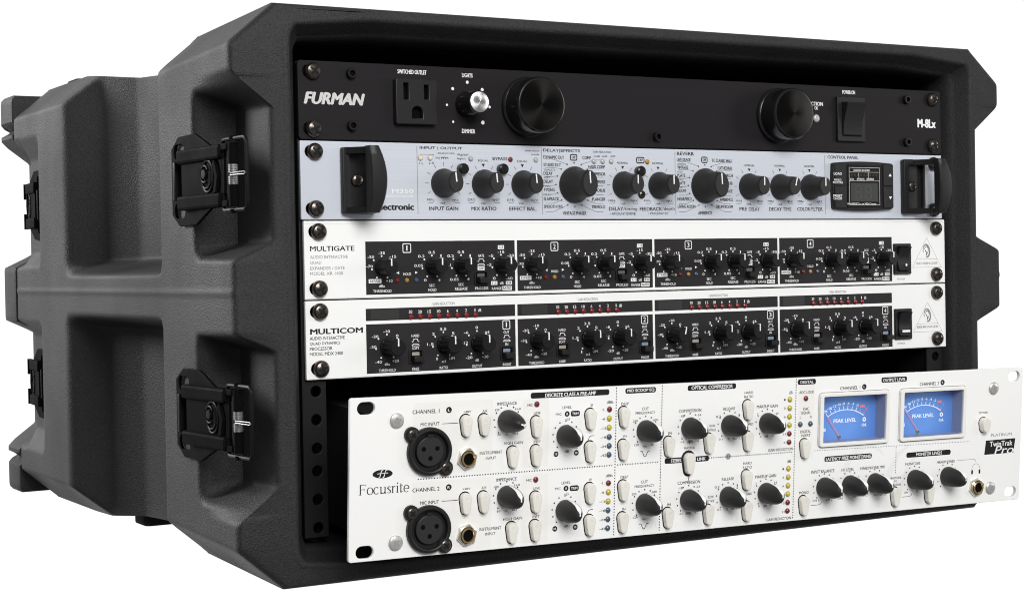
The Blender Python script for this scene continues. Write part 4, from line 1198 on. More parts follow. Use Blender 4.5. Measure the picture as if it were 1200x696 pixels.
# handles: a recessed foot screwed to the panel, two arms and a bowed grip
def handle_data(pw, gx):
    h = MB()
    add_plate(h, rrect(0, pw, 0, 37.2, 1.2, 3), [rrect(4.2, pw - 2.0, 4.0, 33.4, 1.2, 3)], 0, 4.0, 'plastic_black', 0.6)
    h.box(4.0, pw - 1.8, 3.8, 33.6, 0.1, 1.2, 'plastic_black')
    # arms at the top and the bottom (profile in x / outward)
    for y0, y1 in ((0.2, 3.6), (33.4, 37.0)):
        arm = [(gx - 7.4, 3.0), (pw - .5, 3.0), (gx + 7.6, 11), (gx + 6.6, 19.0), (gx + 1.6, 20.0), (gx + .2, 13)]
        n = len(arm)
        h.add([(x, y0, z) for x, z in arm] + [(x, y1, z) for x, z in arm], [tuple(range(n - 1, -1, -1)), tuple(range(n, 2 * n))] + [(i, n + i, n + (i + 1) % n, (i + 1) % n)[::-1] for i in range(n)], 'plastic_black', False)
    # grip: loft along y, bowed outwards and to the side
    rows = []
    N = 14
    for k in range(N + 1):
        t = k / N; y = 37.2 * t; bow = 1 - (2 * t - 1) ** 2
        z0, z1 = 15.5, 20.6 + 2.2 * bow
        x0, x1 = gx, gx + 6.6 + 4.0 * bow
        e = 1.1
        rows.append([(x0, y, z0), (x1 - .4, y, z0 - .5), (x1, y, z0 + 1.5), (x1, y, z1 - e - .6), (x1 - e, y, z1 - .2), ((x0 + x1) / 2 + 1, y, z1), (x0 + e, y, z1 - .3), (x0, y, z1 - e - .3)])
    M_ = len(rows[0])
    vs = [p for r in rows for p in r]
    fs = [(k * M_ + i, (k + 1) * M_ + i, (k + 1) * M_ + (i + 1) % M_, k * M_ + (i + 1) % M_) for k in range(N) for i in range(M_)]
    fs += [tuple(range(M_)), tuple(N * M_ + i for i in range(M_))[::-1]]
    h.add(vs, fs, 'plastic_black')
    return h.data('handle', 40)
hs = screw_data('handle_screw', 3.7, 2.2)
for x0, pw, gx in ((24.0, 20.5, 8.4), (443.6, 19.6, 16.4)):
    hd = put('handle', handle_data(pw, gx), B, (x0, 3.5, 0.02))
    put('handle_screw', hs, hd, (9.6, 18.9, 1.25))
# control block with its screen and keys
cp = MB()
out = [(381.6, 7.5)] + [(383 + (433.2 - 383) * t, 6.8 - 1.2 * (1 - (2 * t - 1) ** 2)) for t in np.linspace(0, 1, 9)] + [(434.0, 7.5), (434.4, 22), (434.0, 36.9)] + \
      [(433.2 - (433.2 - 383) * t, 37.6 + 1.0 * (1 - (2 * t - 1) ** 2)) for t in np.linspace(0, 1, 9)] + [(381.6, 36.9), (380.8, 22)]
cp.prism(out, 0, 3.2, 'plastic_black', 0.7)
cpo = cp.build('control_block', B)
mat('lamp_off', (0.07, 0.035, 0.03), 0.4, spec=0.2)
d = MB(); d.box(393.0, 423.4, 7.6, 36.4, 3.2, 3.7, 'screen_black', 0.3); d.rect(396.0, 419.6, 11.8, 24.2, 3.75, 'lcd')
d.ribbon([(394.6, 9.6), (421.4, 9.6), (421.4, 34.4), (394.6, 34.4)], .18, 3.76, 'ink_white', closed=True)
d.ribbon([(394.6, 25.6), (421.4, 25.6)], .16, 3.76, 'ink_white'); d.ribbon([(394.6, 31.4), (421.4, 31.4)], .16, 3.76, 'ink_white')
for x in (403, 411.5): d.ribbon([(x, 27.4), (x, 31.4)], .2, 3.76, 'ink_white')
for i in range(9): d.rect(396.4 + i * 2.7, 397.5 + i * 2.7, 28.9, 30.2, 3.76, 'lamp_off')
for cx in (402.6, 411.4):
    for a in ((-2.4, 0), (2.4, 0), (-2.4, -4.4), (2.4, -4.4)): d.rect(cx + a[0] - .45, cx + a[0] + .45, 18 + a[1] + .3, 18 + a[1] + 4.0, 3.77, 'lcd_digit')
    for b in (22.3, 18.1, 13.8): d.rect(cx - 1.9, cx + 1.9, b - .4, b + .4, 3.77, 'lcd_digit')
d.build('display', cpo)
for x0, x1, y0, y1, nm in ((381.9, 392.0, 22.4, 37.0, 'load key'), (381.9, 392.0, 7.4, 21.8, 'preset key'), (424.6, 433.6, 22.4, 36.8, 'up key'), (424.6, 433.6, 7.6, 21.8, 'down key')):
    kk = MB(); kk.box(x0, x1, y0, y1, 3.1, 4.1, 'plastic_black', 0.4); kk.build('key', cpo)
def exB(mb):
    for x in (72.6, 156.4, 254.6, 376.8): mb.ribbon([(x, 3.3), (x, 42.4)], .42, .05, 'ink_grey')
    for x, y in ((116.2, 31.9), (142.9, 32.0), (214.9, 32.0), (241.5, 31.95), (313.3, 31.8), (338.5, 32.0), (363.5, 32.0)):
        mb.poly([(x - 1.1, y + .95), (x, y - .95), (x + 1.1, y + .95)], .05, 'ink_black')
    for i, (x, y) in enumerate(BK):
        for a in range(-30, 211, 30):
            if i > 0 and a == 90: continue
            q = math.radians(a)
            mb.ribbon([(x + 9.9 * math.cos(q), y + 9.9 * math.sin(q)), (x + 12.2 * math.cos(q), y + 12.2 * math.sin(q))], .26, .05, 'ink_black')
        for s in (-1, 1):
            mb.ribbon([(x + s * 10.6, 10.4 - .4), (x + s * 7.4, 10.0), (x + s * 6.2, 11.6)], .2, .05, 'ink_black')
    for cx, cy in ((179.5, 21.2), (277.8, 21.4)):
        for i in range(16):
            q = math.radians(90 + 22.5 * i)
            mb.disc(cx + 13.2 * math.cos(q), cy + 13.2 * math.sin(q), .5, .05, 'ink_black', 10)
        for i, yy in enumerate((36.4, 31.3, 25.9, 20.6, 15.3, 9.9, 4.9)):
            for s in (-1, 1):
                q = math.radians(90 + s * 22.5 * (i + 1))
                dx, dy = cx + 13.4 * math.cos(q), cy + 13.4 * math.sin(q)
                ed = cx + (-15.2 if s > 0 else 15.2)
                far = cx + (-20.8 if s > 0 else 20.8)
                mb.ribbon([(far, yy), (ed, yy), (dx, dy)], .2, .05, 'ink_black')
    for x, y, wd in ((179.2, 37.7, 4.6), (277.5, 37.8, 4.4), (228.2, 36.8, 5.6)):
        mb.ribbon(rrect(x - wd / 2, x + wd / 2, y - 1.7, y + 1.7, .8, 3), .65, .05, 'ink_black', closed=True)
        text(mb, 'TAP' if wd > 5 else 'Off', x, y, wd - 1.8, 1.7, 'k', 'b')
    mb.poly([(429.2, 28.8), (432.0, 28.8), (430.6, 30.8)], 4.2, 'ink_white'); mb.poly([(429.2, 15.2), (430.6, 13.2), (432.0, 15.2)], 4.2, 'ink_white')
    mb.ribbon([(75.0, 37.0), (75.0, 37.7), (83.5, 37.7), (83.5, 37.0)], .2, .05, 'ink_black')
def letterB():
    mb = MB()
    for u, s, x, y, wd, ht, c, st in TEXTS:
        if u != 'B' or s == '88': continue
        zz = 0.06
        if 381 < x < 435 and y < 37: zz = 4.2 if x < 393 else 3.8; x -= zz * .85
        text(mb, s, x, y, wd, ht, c, st, zz)
    exB(mb); mb.build('lettering', B)
letterB()

# ================================================================== noise gate and compressor (two alike white units)
def flute_knob(r, L):
    k = MB()
    n = 48
    rows = []
    for rr, z, fl in ((r, 0, 0), (r, 1.6, 0), (r * .95, 1.9, .25), (r * .94, L - 1.6, .25), (r * .92, L - .5, .05), (r * .84, L, 0)):
        rows.append([((rr - (fl if (i // 2) % 2 else 0)) * math.cos(2 * PI * i / n), (rr - (fl if (i // 2) % 2 else 0)) * math.sin(2 * PI * i / n), z) for i in range(n)])
    for q in range(len(rows) - 1): k.add(rows[q] + rows[q + 1], [(i, (i + 1) % n, n + (i + 1) % n, n + i) for i in range(n)], 'knob_black')
    k.add(rows[-1], [tuple(range(n))], 'knob_black')
    p = MB(); p.box(-.42, .42, r * .12, r * .86, L - .05, L + .07, 'ink_white'); p.box(-.4, .4, r * .84, r * .985, L - 2.2, L - .02, 'ink_white')
    return weld(k.data('knob'), 30), p.data('pointer')
kc, kcp = flute_knob(4.7, 12.4)
ke, kep = flute_knob(5.3, 13.2)
PITCH = 99.45
CH = (37.4, 136.9, 236.4, 335.8); CW = 97.9
def toggle(win):
    f = MB(); add_plate(f, rrect(-4.7, 4.7, -4.0, 4.0, .4, 2), [rrect(-3.6, 3.6, -3.2, 3.2, .3, 2)], 0, .8, 'plastic_black', .2)
    f.rect(-3.5, 3.5, -3.1, 3.1, .06, 'hole_black')
    f.rect(-2.6, 2.2, .6, 2.6, .3, win)
    k = MB(); k.box(-3.2, 3.2, -2.9, .2, .2, 5.2, 'plastic_black', .4)
    return f.data('push_switch'), k.data('switch_key')
mat('window_grey', (0.10, 0.10, 0.10), 0.3); mat('window_tan', (0.34, 0.31, 0.27), 0.3); mat('window_blue', (0.20, 0.25, 0.32), 0.3)
mat('groove_line', (0.30, 0.30, 0.29), 0.7)
TG = {k_: toggle(k_) for k_ in ('window_grey', 'window_tan', 'window_blue')}
def put_toggle(parent, kind, x, y):
    f, k_ = TG[kind]; o = put('push_switch', f, parent, (x, y, 0.04)); put('switch_key', k_, o); return o
def power_rocker(parent, bar):
    f = MB(); add_plate(f, rrect(434.6, 449.8, 7.0, 27.8, .6, 2), [rrect(436.8, 447.4, 9.2, 25.8, .6, 2)], 0, 1.8, 'plastic_black', .3)
    f.rect(436.4, 447.8, 9, 26, .1, 'hole_black')
    fo = f.build('power_switch', parent)
    r = MB(); n_ = 9; rows = []
    for i in range(n_):
        t = i / (n_ - 1); y = 9.5 + 16.0 * t
        rows.append((y, 2.2 + 1.8 * (1 - t) ** 2 + 3.2 * t * t - 1.2 * math.sin(PI * t)))
    vs = [(437.1, y, z) for y, z in rows] + [(447.1, y, z) for y, z in rows] + [(437.1, 9.5, .2), (447.1, 9.5, .2), (437.1, 25.5, .2), (447.1, 25.5, .2)]
    fs = [(i, n_ + i, n_ + i + 1, i + 1) for i in range(n_ - 1)]
    fs += [(2 * n_, 2 * n_ + 1, n_, 0), (n_ - 1, 2 * n_ - 1, 2 * n_ + 3, 2 * n_ + 2), tuple([2 * n_] + list(range(n_)) + [2 * n_ + 2]), tuple([2 * n_ + 1, 2 * n_ + 3] + list(range(2 * n_ - 1, n_ - 1, -1)))]
    r.add(vs, fs, 'plastic_black')
    ro = r.build('rocker', fo)
    m_ = MB()
    if bar: m_.box(439.0, 446.0, 11.8, 13.4, 3.4, 3.75, 'ink_white')
    else: m_.disc(443.6, 13.2, .9, 3.6, 'ink_white', 14)
    m_.build('lettering', ro)
def ear_logo(mb):
    mb.ribbon([(452.4, 11.3), (479.4, 11.3), (465.9, 31.6)], .22, .05, 'ink_grey', closed=True)
    mb.ribbon([(456.2, 16.9), (475.6, 16.9)], .2, .05, 'ink_grey')
    cx, cy = 465.6, 22.6
    mb.ribbon([(cx + 3.0 * math.cos(a) - .5 * math.sin(a), cy + 4.4 * math.sin(a)) for a in np.linspace(-1.9, 3.4, 20)], [.5 + .7 * math.sin(i / 19 * PI) for i in range(20)], .05, 'ink_grey')
    mb.ribbon([(cx + 1.7 * math.cos(a), cy + .6 + 2.6 * math.sin(a)) for a in np.linspace(-1.2, 3.0, 14)], .45, .05, 'ink_black')
    mb.ribbon([(cx - 1.2, cy + .5), (cx - .2, cy - .6), (cx + .3, cy - 2.0), (cx - .2, cy - 3.2)], .6, .05, 'ink_black')
    mb.ribbon([(cx + 2.7 * math.cos(a), cy + 4.0 * math.sin(a)) for a in np.linspace(-1.6, 0, 8)], .35, .05, 'ink_black')
def icons(mb, x, y0, y1, dx):
    for y, fl in ((y0, 1), (y1, 0)):
        if fl: mb.ribbon([(x + dx - 2.4, y - .7), (x + dx - 1.6, y - .7), (x + dx - 1.3, y + .7), (x + dx + 1.3, y + .7), (x + dx + 1.6, y - .7), (x + dx + 2.4, y - .7)], .36, .06, 'ink_white')
        else: mb.ribbon([(x + dx - 2.4, y - .5), (x + dx - 1.4, y + .25), (x + dx + 1.4, y + .25), (x + dx + 2.4, y - .5)], .36, .06, 'ink_white'); mb.ribbon([(x + dx - 2.4, y - .7), (x + dx + 2.4, y - .7)], .3, .06, 'ink_white')
def channel_texts(mb, unit, skip_left=True):
    for u, s, x, y, wd, ht, c, st in TEXTS:
        if u != unit: continue
        rep = 37.4 < x < 135.5
        if not rep: text(mb, s, x, y, wd, ht, c, st); continue
        for n_ in range(4):
            t_ = s
            if s == '1' and ht > 2.4 and wd < 2.2: t_ = str(n_ + 1)
            if s == '1' and ht > 2.4 and wd < 2.2: text(mb, t_, x + n_ * PITCH, y, .8 if n_ == 0 else 1.9, 2.9, c, '', .08); continue
            text(mb, t_, x + n_ * PITCH, y, wd, ht, c, st, .08)
GX = (474.0,)
C_ = thing('noise_gate', 'white one-space four-channel noise gate with black control sections, directly under the silver unit', 'noise gate', (1.8, 0, 133.35), UP)
panel(C_, 482.9, 44.45, 'white_panel', SLOTS, r=.5)
chassis(C_, 22, 460, 3, 41, 200)
rack_screws(C_, EIA)
gl = {'r': led_data('indicator_light', 'led_darkred', 1.35, 1.2), 'a': led_data('indicator_light', 'led_amber', 1.35, 1.2), 'b': led_data('indicator_light', 'led_blue', 1.35, 1.2)}
for n_ in range(4):
    dx = n_ * PITCH
    for x in (47.6, 80.0, 98.8, 125.6): knob(C_, kc, (x + dx, 17.9, 0.04), kcp)
    for x, key, nm in ((57.0, 'r', 'red'), (63.2, 'a', 'amber'), (69.3, 'b', 'blue')): put('indicator_light', gl[key], C_, (x + dx, 10.1, 0.03), label=nm + ' indicator light')
    put_toggle(C_, 'window_grey', 112.0 + dx, 10.6)
power_rocker(C_, False)
def exC(mb):
    for n_ in range(4):
        x0 = CH[n_]; dx = n_ * PITCH
        cs = MB(); cs.rect(x0, x0 + CW, 2.3, 32.4, .04, 'ink_panel_black'); cs.build('control_section', C_)
        for x, y in DOTS_C: mb.disc(x + dx, y, .55, .07, 'ink_white', 10)
        mb.ribbon(rrect(63.6 + dx - 2.5, 63.6 + dx + 2.5, 28.45 - 2.5, 28.45 + 2.5, .6, 3), .5, .07, 'ink_white', closed=True)
        for x, y, wd, ht in ((43.1, 9.97, 8.0, 2.3), (125.9, 28.4, 4.2, 2.3), (112.2, 16.1, 4.6, 2.2), (120.9, 7.35, 4.2, 2.2), (130.9, 7.3, 4.2, 2.2), (129.6, 4.2, 6.4, 2.4)):
            mb.rect(x + dx - wd / 2, x + dx + wd / 2, y - ht / 2, y + ht / 2, .07, 'ink_white')
        icons(mb, 112.3, 20.9, 18.5, dx)
        mb.poly([(56.6 + dx, 14.4), (58.4 + dx, 13.6), (58.4 + dx, 15.2)], .07, 'ink_white'); mb.poly([(70.4 + dx, 14.4), (68.6 + dx, 13.6), (68.6 + dx, 15.2)], .07, 'ink_white')
    mb.ribbon([(0.6, 42.6), (482.2, 42.6)], .22, .03, 'ink_pale'); mb.ribbon([(.8, .75), (482, .75)], .3, .03, 'groove_line')  # lower grey line is drawn for the groove along the bottom edge
    ear_logo(mb)
mbC = MB(); exC(mbC); channel_texts(mbC, 'C'); mbC.build('lettering', C_)

D_ = thing('compressor', 'white one-space four-channel compressor with rows of small red lights, fourth unit from the top', 'compressor', (1.8, 0, 88.9), UP)
panel(D_, 482.9, 44.45, 'white_panel', SLOTS, r=.5)
chassis(D_, 22, 460, 3, 41, 200)
rack_screws(D_, EIA)
dl = led_data('meter_light', 'led_red', 1.55, 1.3)
for n_ in range(4):
    dx = n_ * PITCH
    for i in range(8): put('meter_light', dl, D_, (65.4 + 6.04 * i + dx, 33.6, 0.03))
    for x, r_ in ((50.6, -.0), (87.1, 0.0), (109.6, 0.0)): knob(D_, ke, (x + dx, 16.9, 0.04), kep, rot=(-.22 if (n_ == 2 and x < 60) else 0))
    put_toggle(D_, 'window_tan', 68.1 + dx, 10.7); put_toggle(D_, 'window_blue', 128.6 + dx, 10.3)
power_rocker(D_, True)
def exD(mb):
    for n_ in range(4):
        x0 = CH[n_] - .5; dx = n_ * PITCH
        cs = MB(); cs.rect(x0, x0 + CW, 2.2, 30.1, .04, 'ink_panel_black'); cs.build('control_section', D_)
        cs = MB(); cs.rect(x0, x0 + CW, 32.0, 38.9, .04, 'ink_panel_black'); cs.rect(x0 + 3, x0 + 21, 32.6, 38.4, .06, 'ink_window'); cs.build('meter_strip', D_)
        for x, y in DOTS_D: mb.disc(x + dx, y, .55, .07, 'ink_white', 10)
        mb.ribbon(rrect(128.6 + dx - 2.4, 128.6 + dx + 2.4, 27.0 - 2.5, 27.0 + 2.5, .6, 3), .5, .07, 'ink_white', closed=True)
        icons(mb, 68.1, 20.0, 17.7, dx); icons(mb, 128.8, 20.1, 17.9, dx)
    mb.ribbon([(0.8, .9), (482, .9)], .25, .03, 'ink_pale')
    ear_logo(mb)
mbD = MB(); exD(mbD); channel_texts(mbD, 'D'); mbD.build('lettering', D_)

# ================================================================== two-channel preamp, pulled part way out
E_ = thing('microphone_preamp', 'white two-space microphone preamp with two blue meters, pulled part way out at the bottom', 'microphone preamp', (3.13, -47.0, -5.91))
E_.rotation_mode = 'QUATERNION'
E_.rotation_quaternion = (euler_m(-0.03595, 0.05550, 0.00925) @ Matrix.Rotation(PI / 2, 3, 'X')).to_quaternion()
MX = (340.6, 404.8); MY = 61.0
eslots = [stadium(x, y, 10.4, 6.9) for x, y in ((9.3, 82.3), (9.4, 5.0), (474.6, 82.3), (474.8, 5.6))]
wins = [rrect(x - 24.6, x + 24.6, MY - 14.1, MY + 14.1, .6, 2) for x in MX]
mb = MB(); add_plate(mb, rrect(0, 482.6, 0, 88, 1.5, 4), eslots + wins, -2.6, 0, 'cream_panel', .35); mb.build('front_panel', E_)
chassis(E_, 26, 456, 4, 74, 170, z1=-10.5)
fs_ = [screw_data('panel_screw', 4.2, 1.7, 'zinc', .5, 'ink_grey', rot=a) for a in (.3, .8)]
for i, q in enumerate(((27.2, 75.0), (27.3, 8.7), (456.6, 75.2), (456.6, 9.5))): put('panel_screw', fs_[i % 2], E_, (*q, 0))
# XLR sockets
xm = MB()
xm.lathe([(13.2, 0), (13.2, 2.2), (12.7, 2.9), (11.6, 3.1), (10.9, 2.8), (10.4, .4), (8.4, .3)], 'plastic_black', n=48)
for s in (1, -1): xm.lathe([(4.3, 0), (4.3, 1.9), (3.9, 2.4), (0, 2.4)], 'plastic_black', -10.2 * s - .4, 9.6 * s, n=24)
xm.disc(0, 0, 10.8, .2, 'hole_black', 36)
im = MB(); im.lathe([(8.1, .2), (8.1, 2.2), (7.7, 2.5), (0, 2.5)], 'knob_soft', n=36)
for x, y in ((-4.1, 1.6), (4.1, 1.6), (0, -3.6)): im.disc(x, y, 1.35, 2.56, 'hole_black', 16)
im.box(-1.6, 1.6, 7.2, 9.2, .4, 2.5, 'plastic_black', .3)
xd, idd = xm.data('mic_socket'), im.data('socket_insert'); xs = screw_data('socket_screw', 3.1, 1.3, rot=.75)
for q in ((46.4, 57.4), (46.6, 14.8)):
    so = put('mic_socket', xd, E_, (*q, .02)); put('socket_insert', idd, so)
    for s in (1, -1): put('socket_screw', xs, so, (-10.2 * s - .4, 9.6 * s, 2.35))
jm = MB()
jm.prism([(6.3 * math.cos(i * PI / 3 + .3), 6.3 * math.sin(i * PI / 3 + .3)) for i in range(6)], 0, 1.9, 'nickel', .5)
jm.lathe([(5.0, 1.9), (5.0, 2.3), (4.7, 2.6), (4.3, 2.6)], 'nickel', n=30, mats=['nickel', 'nickel', 'ink_black'])
jm.lathe([(4.3, 2.2), (4.3, 3.0), (4.0, 3.3), (3.4, 3.3), (3.1, 2.8), (3.0, 2.2)], 'gold', n=30)
jm.disc(0, 0, 4.6, 2.25, 'hole_black', 24)
jd = jm.data('jack_socket')
for q in ((69.6, 52.0), (70.0, 9.7), (443.8, 10.8)): put('jack_socket', jd, E_, (*q, .02))
# rocker-blade knobs with a white ridge
SEC = [(6.1, 6.1, 0), (6.3, 6.3, 1.2), (6.2, 6.3, 3.5), (6.0, 6.2, 5.5), (5.6, 6.0, 7.5), (5.1, 5.7, 9.5), (4.5, 5.3, 11.5), (3.8, 4.8, 13.2), (3.0, 4.1, 14.8), (2.2, 3.3, 16.0), (1.4, 2.3, 16.8), (.6, 1.1, 17.2)]
km = MB(); loft(km, SEC, 'knob_soft', 36); kd = weld(km.data('knob'), 50)
pm = MB(); vs = []; 
for rx, ry, z in SEC[2:]:
    hw = min(0.60 + 1.0 * ((z - 3.5) / 14) ** 1.1, rx * .62)
    for t in (-1, -.5, 0, .5, 1):
        x = t * hw; y = ry * math.sqrt(max(0, 1 - (x / rx) ** 2)); vs.append((x, y + .09, z + .06))
for yy in (.4, -.5): vs += [(t * .42, yy, 17.32) for t in (-1, -.5, 0, .5, 1)]
nr = len(vs) // 5
pm.add(vs, [(r * 5 + i, r * 5 + i + 1, (r + 1) * 5 + i + 1, (r + 1) * 5 + i) for r in range(nr - 1) for i in range(4)], 'ink_white')
pd = pm.data('pointer')
EK = [(94.6, 71.6), (132.4, 61.4), (186.0, 61.4), (95.0, 29.3), (132.7, 18.6), (186.4, 18.5), (217.1, 61.5), (245.6, 61.6), (273.5, 61.5), (217.3, 18.8), (245.7, 18.6), (273.7, 18.9), (318.4, 19.3), (338.5, 19.3), (358.5, 19.4), (391.2, 19.5), (419.0, 19.6)]
for i, q in enumerate(EK): knob(E_, kd, (*q, .03), pd, rot=(-1.9 if i == 0 else random.uniform(-.06, .06)))
# keyhole-shaped push buttons with the slot shadow painted as a black outline
def tear(r1, y1, r2, y2, n=9):
    pts = [(r2 * math.cos(a), y2 + r2 * math.sin(a)) for a in np.linspace(-PI + .12, -.12, n)]
    pts += [(r1 * math.cos(a), y1 + r1 * math.sin(a)) for a in np.linspace(-.08, PI + .08, n)]
    return pts
bm_ = MB()
bm_.poly(tear(3.85, 2.9, 2.75, -3.7), .05, 'hole_black')
bm_.prism(tear(3.25, 2.8, 2.2, -3.7), 0, 3.4, 'key_cream', .6)
bm_.disc(0, 2.8, 1.9, 3.43, 'key_line', 20, r0=1.55)
bd = bm_.data('push_button')
EB = [(69.7, 70.0), (80.9, 69.9), (70.0, 27.0), (81.2, 27.0), (114.0, 67.2), (114.1, 50.9), (99.2, 51.0), (149.4, 69.7), (149.5, 51.0), (171.9, 69.8), (171.9, 50.8), (114.3, 24.6), (114.3, 8.5), (99.3, 8.5), (149.9, 27.1), (150.0, 8.7), (172.4, 27.1), (172.4, 8.5), (203.4, 50.9), (232.0, 51.2), (259.9, 69.9), (260.2, 51.0), (203.8, 8.8), (232.4, 8.6), (260.1, 27.5), (260.7, 8.6), (303.5, 44.0), (303.8, 8.8), (376.8, 9.1), (404.8, 9.2)]
for x, y in EB: put('push_button', bd, E_, (x - 2.2 * par(x), y + .2, .02))
sm = MB(); sm.poly(tear(4.9, 2.9, 3.6, -4.2), .05, 'ink_black'); sm.prism(tear(3.5, 2.9, 2.4, -3.9), 0, 3.4, 'key_cream', .6); sm.build('link_button', E_, (216.4, 40.4, .08))
pb = MB(); pb.poly(tear(4.0, 1.6, 3.4, -1.8), .05, 'hole_black'); pb.prism(tear(3.5, 1.6, 2.9, -1.8), 0, 4.2, 'key_cream', .8); pb.build('power_button', E_, (448.4, 51.4, .02))
for nm, m_, pts in (('red', 'led_darkred', ((113.8, 80.0), (161.7, 74.9), (113.9, 37.4), (161.9, 32.3), (290.9, 54.0), (290.9, 48.8), (291.0, 11.7), (291.0, 6.5), (302.9, 75.1))),
                    ('yellow', 'led_yellow', ((161.7, 69.7), (161.7, 64.4), (162.0, 27.0), (162.0, 21.7), (290.8, 75.0), (290.8, 69.7), (290.8, 64.5), (290.9, 59.3), (291.0, 32.6), (291.0, 27.3), (291.0, 22.1), (291.0, 16.9))),
                    ('blue', 'led_blue', ((161.8, 59.0), (161.9, 53.8), (161.9, 48.7), (162.0, 16.5), (162.0, 11.3), (162.0, 6.1), (299.1, 59.3), (306.9, 59.3)))):
    d = led_data('indicator_light', m_, 1.55, 1.4, 'ink_grey', .22)
    for x, y in pts: put('indicator_light', d, E_, (x - .5, y, 0), label=nm + ' indicator light')
# peak meters
def meter(cx):
    f = MB()
    add_plate(f, rrect(cx - 27.6, cx + 27.6, MY - 16.6, MY + 16.5, 2.2, 4), [rrect(cx - 24.9, cx + 24.9, MY - 14.4, MY + 14.4, .5, 2)], 0.05, 1.7, 'frame_satin', .35)
    f.ribbon(rrect(cx - 28.1, cx + 28.1, MY - 17.1, MY + 17.0, 2.6, 4), .45, .06, 'ink_grey', closed=True)
    fo = f.build('peak_meter', E_)
    b = MB(); D = -8.6
    x0, x1, y0, y1 = cx - 24.5, cx + 24.5, MY - 14.0, MY + 14.0
    for q in (((x0, y0), (x0, y1)), ((x1, y1), (x1, y0)), ((x0, y1), (x1, y1)), ((x1, y0), (x0, y0))):
        (ax, ay), (bx_, by) = q
        b.add([(ax, ay, .5), (bx_, by, .5), (bx_, by, D), (ax, ay, D)], [(0, 1, 2, 3)], 'dial_wall', False)
    b.build('meter_well', fo)
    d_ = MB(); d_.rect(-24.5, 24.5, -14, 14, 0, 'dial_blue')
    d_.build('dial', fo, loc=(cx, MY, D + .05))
    t = MB(); z_ = D + .12
    arc = [(cx + .2 + 27.4 * math.sin(a), MY - 23.0 + 27.4 * math.cos(a)) for a in np.linspace(-.56, .56, 26)]
    t.ribbon(arc[:20], .45, z_, 'dial_white'); t.ribbon(arc[19:], .55, z_, 'dial_white')
    labs = ('-24', '-18', '-12', '-10', '-8', '-6', '-4', '-2', '0', '2')
    for i, s in enumerate(labs):
        a = -.54 + 1.08 * i / 9.0
        c, sn = math.cos(a), math.sin(a)
        col = 'dial_pink' if i >= 8 else 'dial_white'
        t.ribbon([(cx + .2 + 27.4 * sn, MY - 23 + 27.4 * c), (cx + .2 + 29.8 * sn, MY - 23 + 29.8 * c)], .4, z_, col)
        px, py = cx + .2 + 31.4 * sn, MY - 23 + 31.4 * c
        if i == 8: t.rect(px - 1.2, px + 2.6, py - .4, py + 1.2, z_, 'dial_pink')
        else: text(t, s, px + (.6 if i == 9 else 0), py, 1.15 * len(s), 1.7, 'dp' if i == 9 else 'dw', 'b', z_)
    text(t, 'PEAK LEVEL', cx - .2, MY - 2.4, 18.0, 2.4, 'dw', 'b', z_)
    t.disc(cx + 15.4, MY - 2.4, 1.4, z_, 'dial_white', 18, r0=.6); text(t, 'O/L', cx + 15.5, MY - 5.9, 4.2, 1.8, 'dw', 'b', z_)
    text(t, 'dB', cx - 16.4, MY - 7.6, 2.4, 2.0, 'dw', '', z_)
    t.build('lettering', fo)
    nd = MB(); nd.ribbon([(cx - 5.2, MY - 12.2), (cx - 15.5, MY + 1.0)], .62, D + 1.4, 'dial_pink'); nd.lathe([(.9, D + .1), (.9, D + 1.8), (0, D + 1.9)], 'gold', cx - 5.2, MY - 12.4, 12); nd.build('needle', fo)
    g = MB(); g.rect(x0, x1, y0, y1, 0.4, 'meter_glass'); g.build('glass', fo)
for cx in MX: meter(cx)

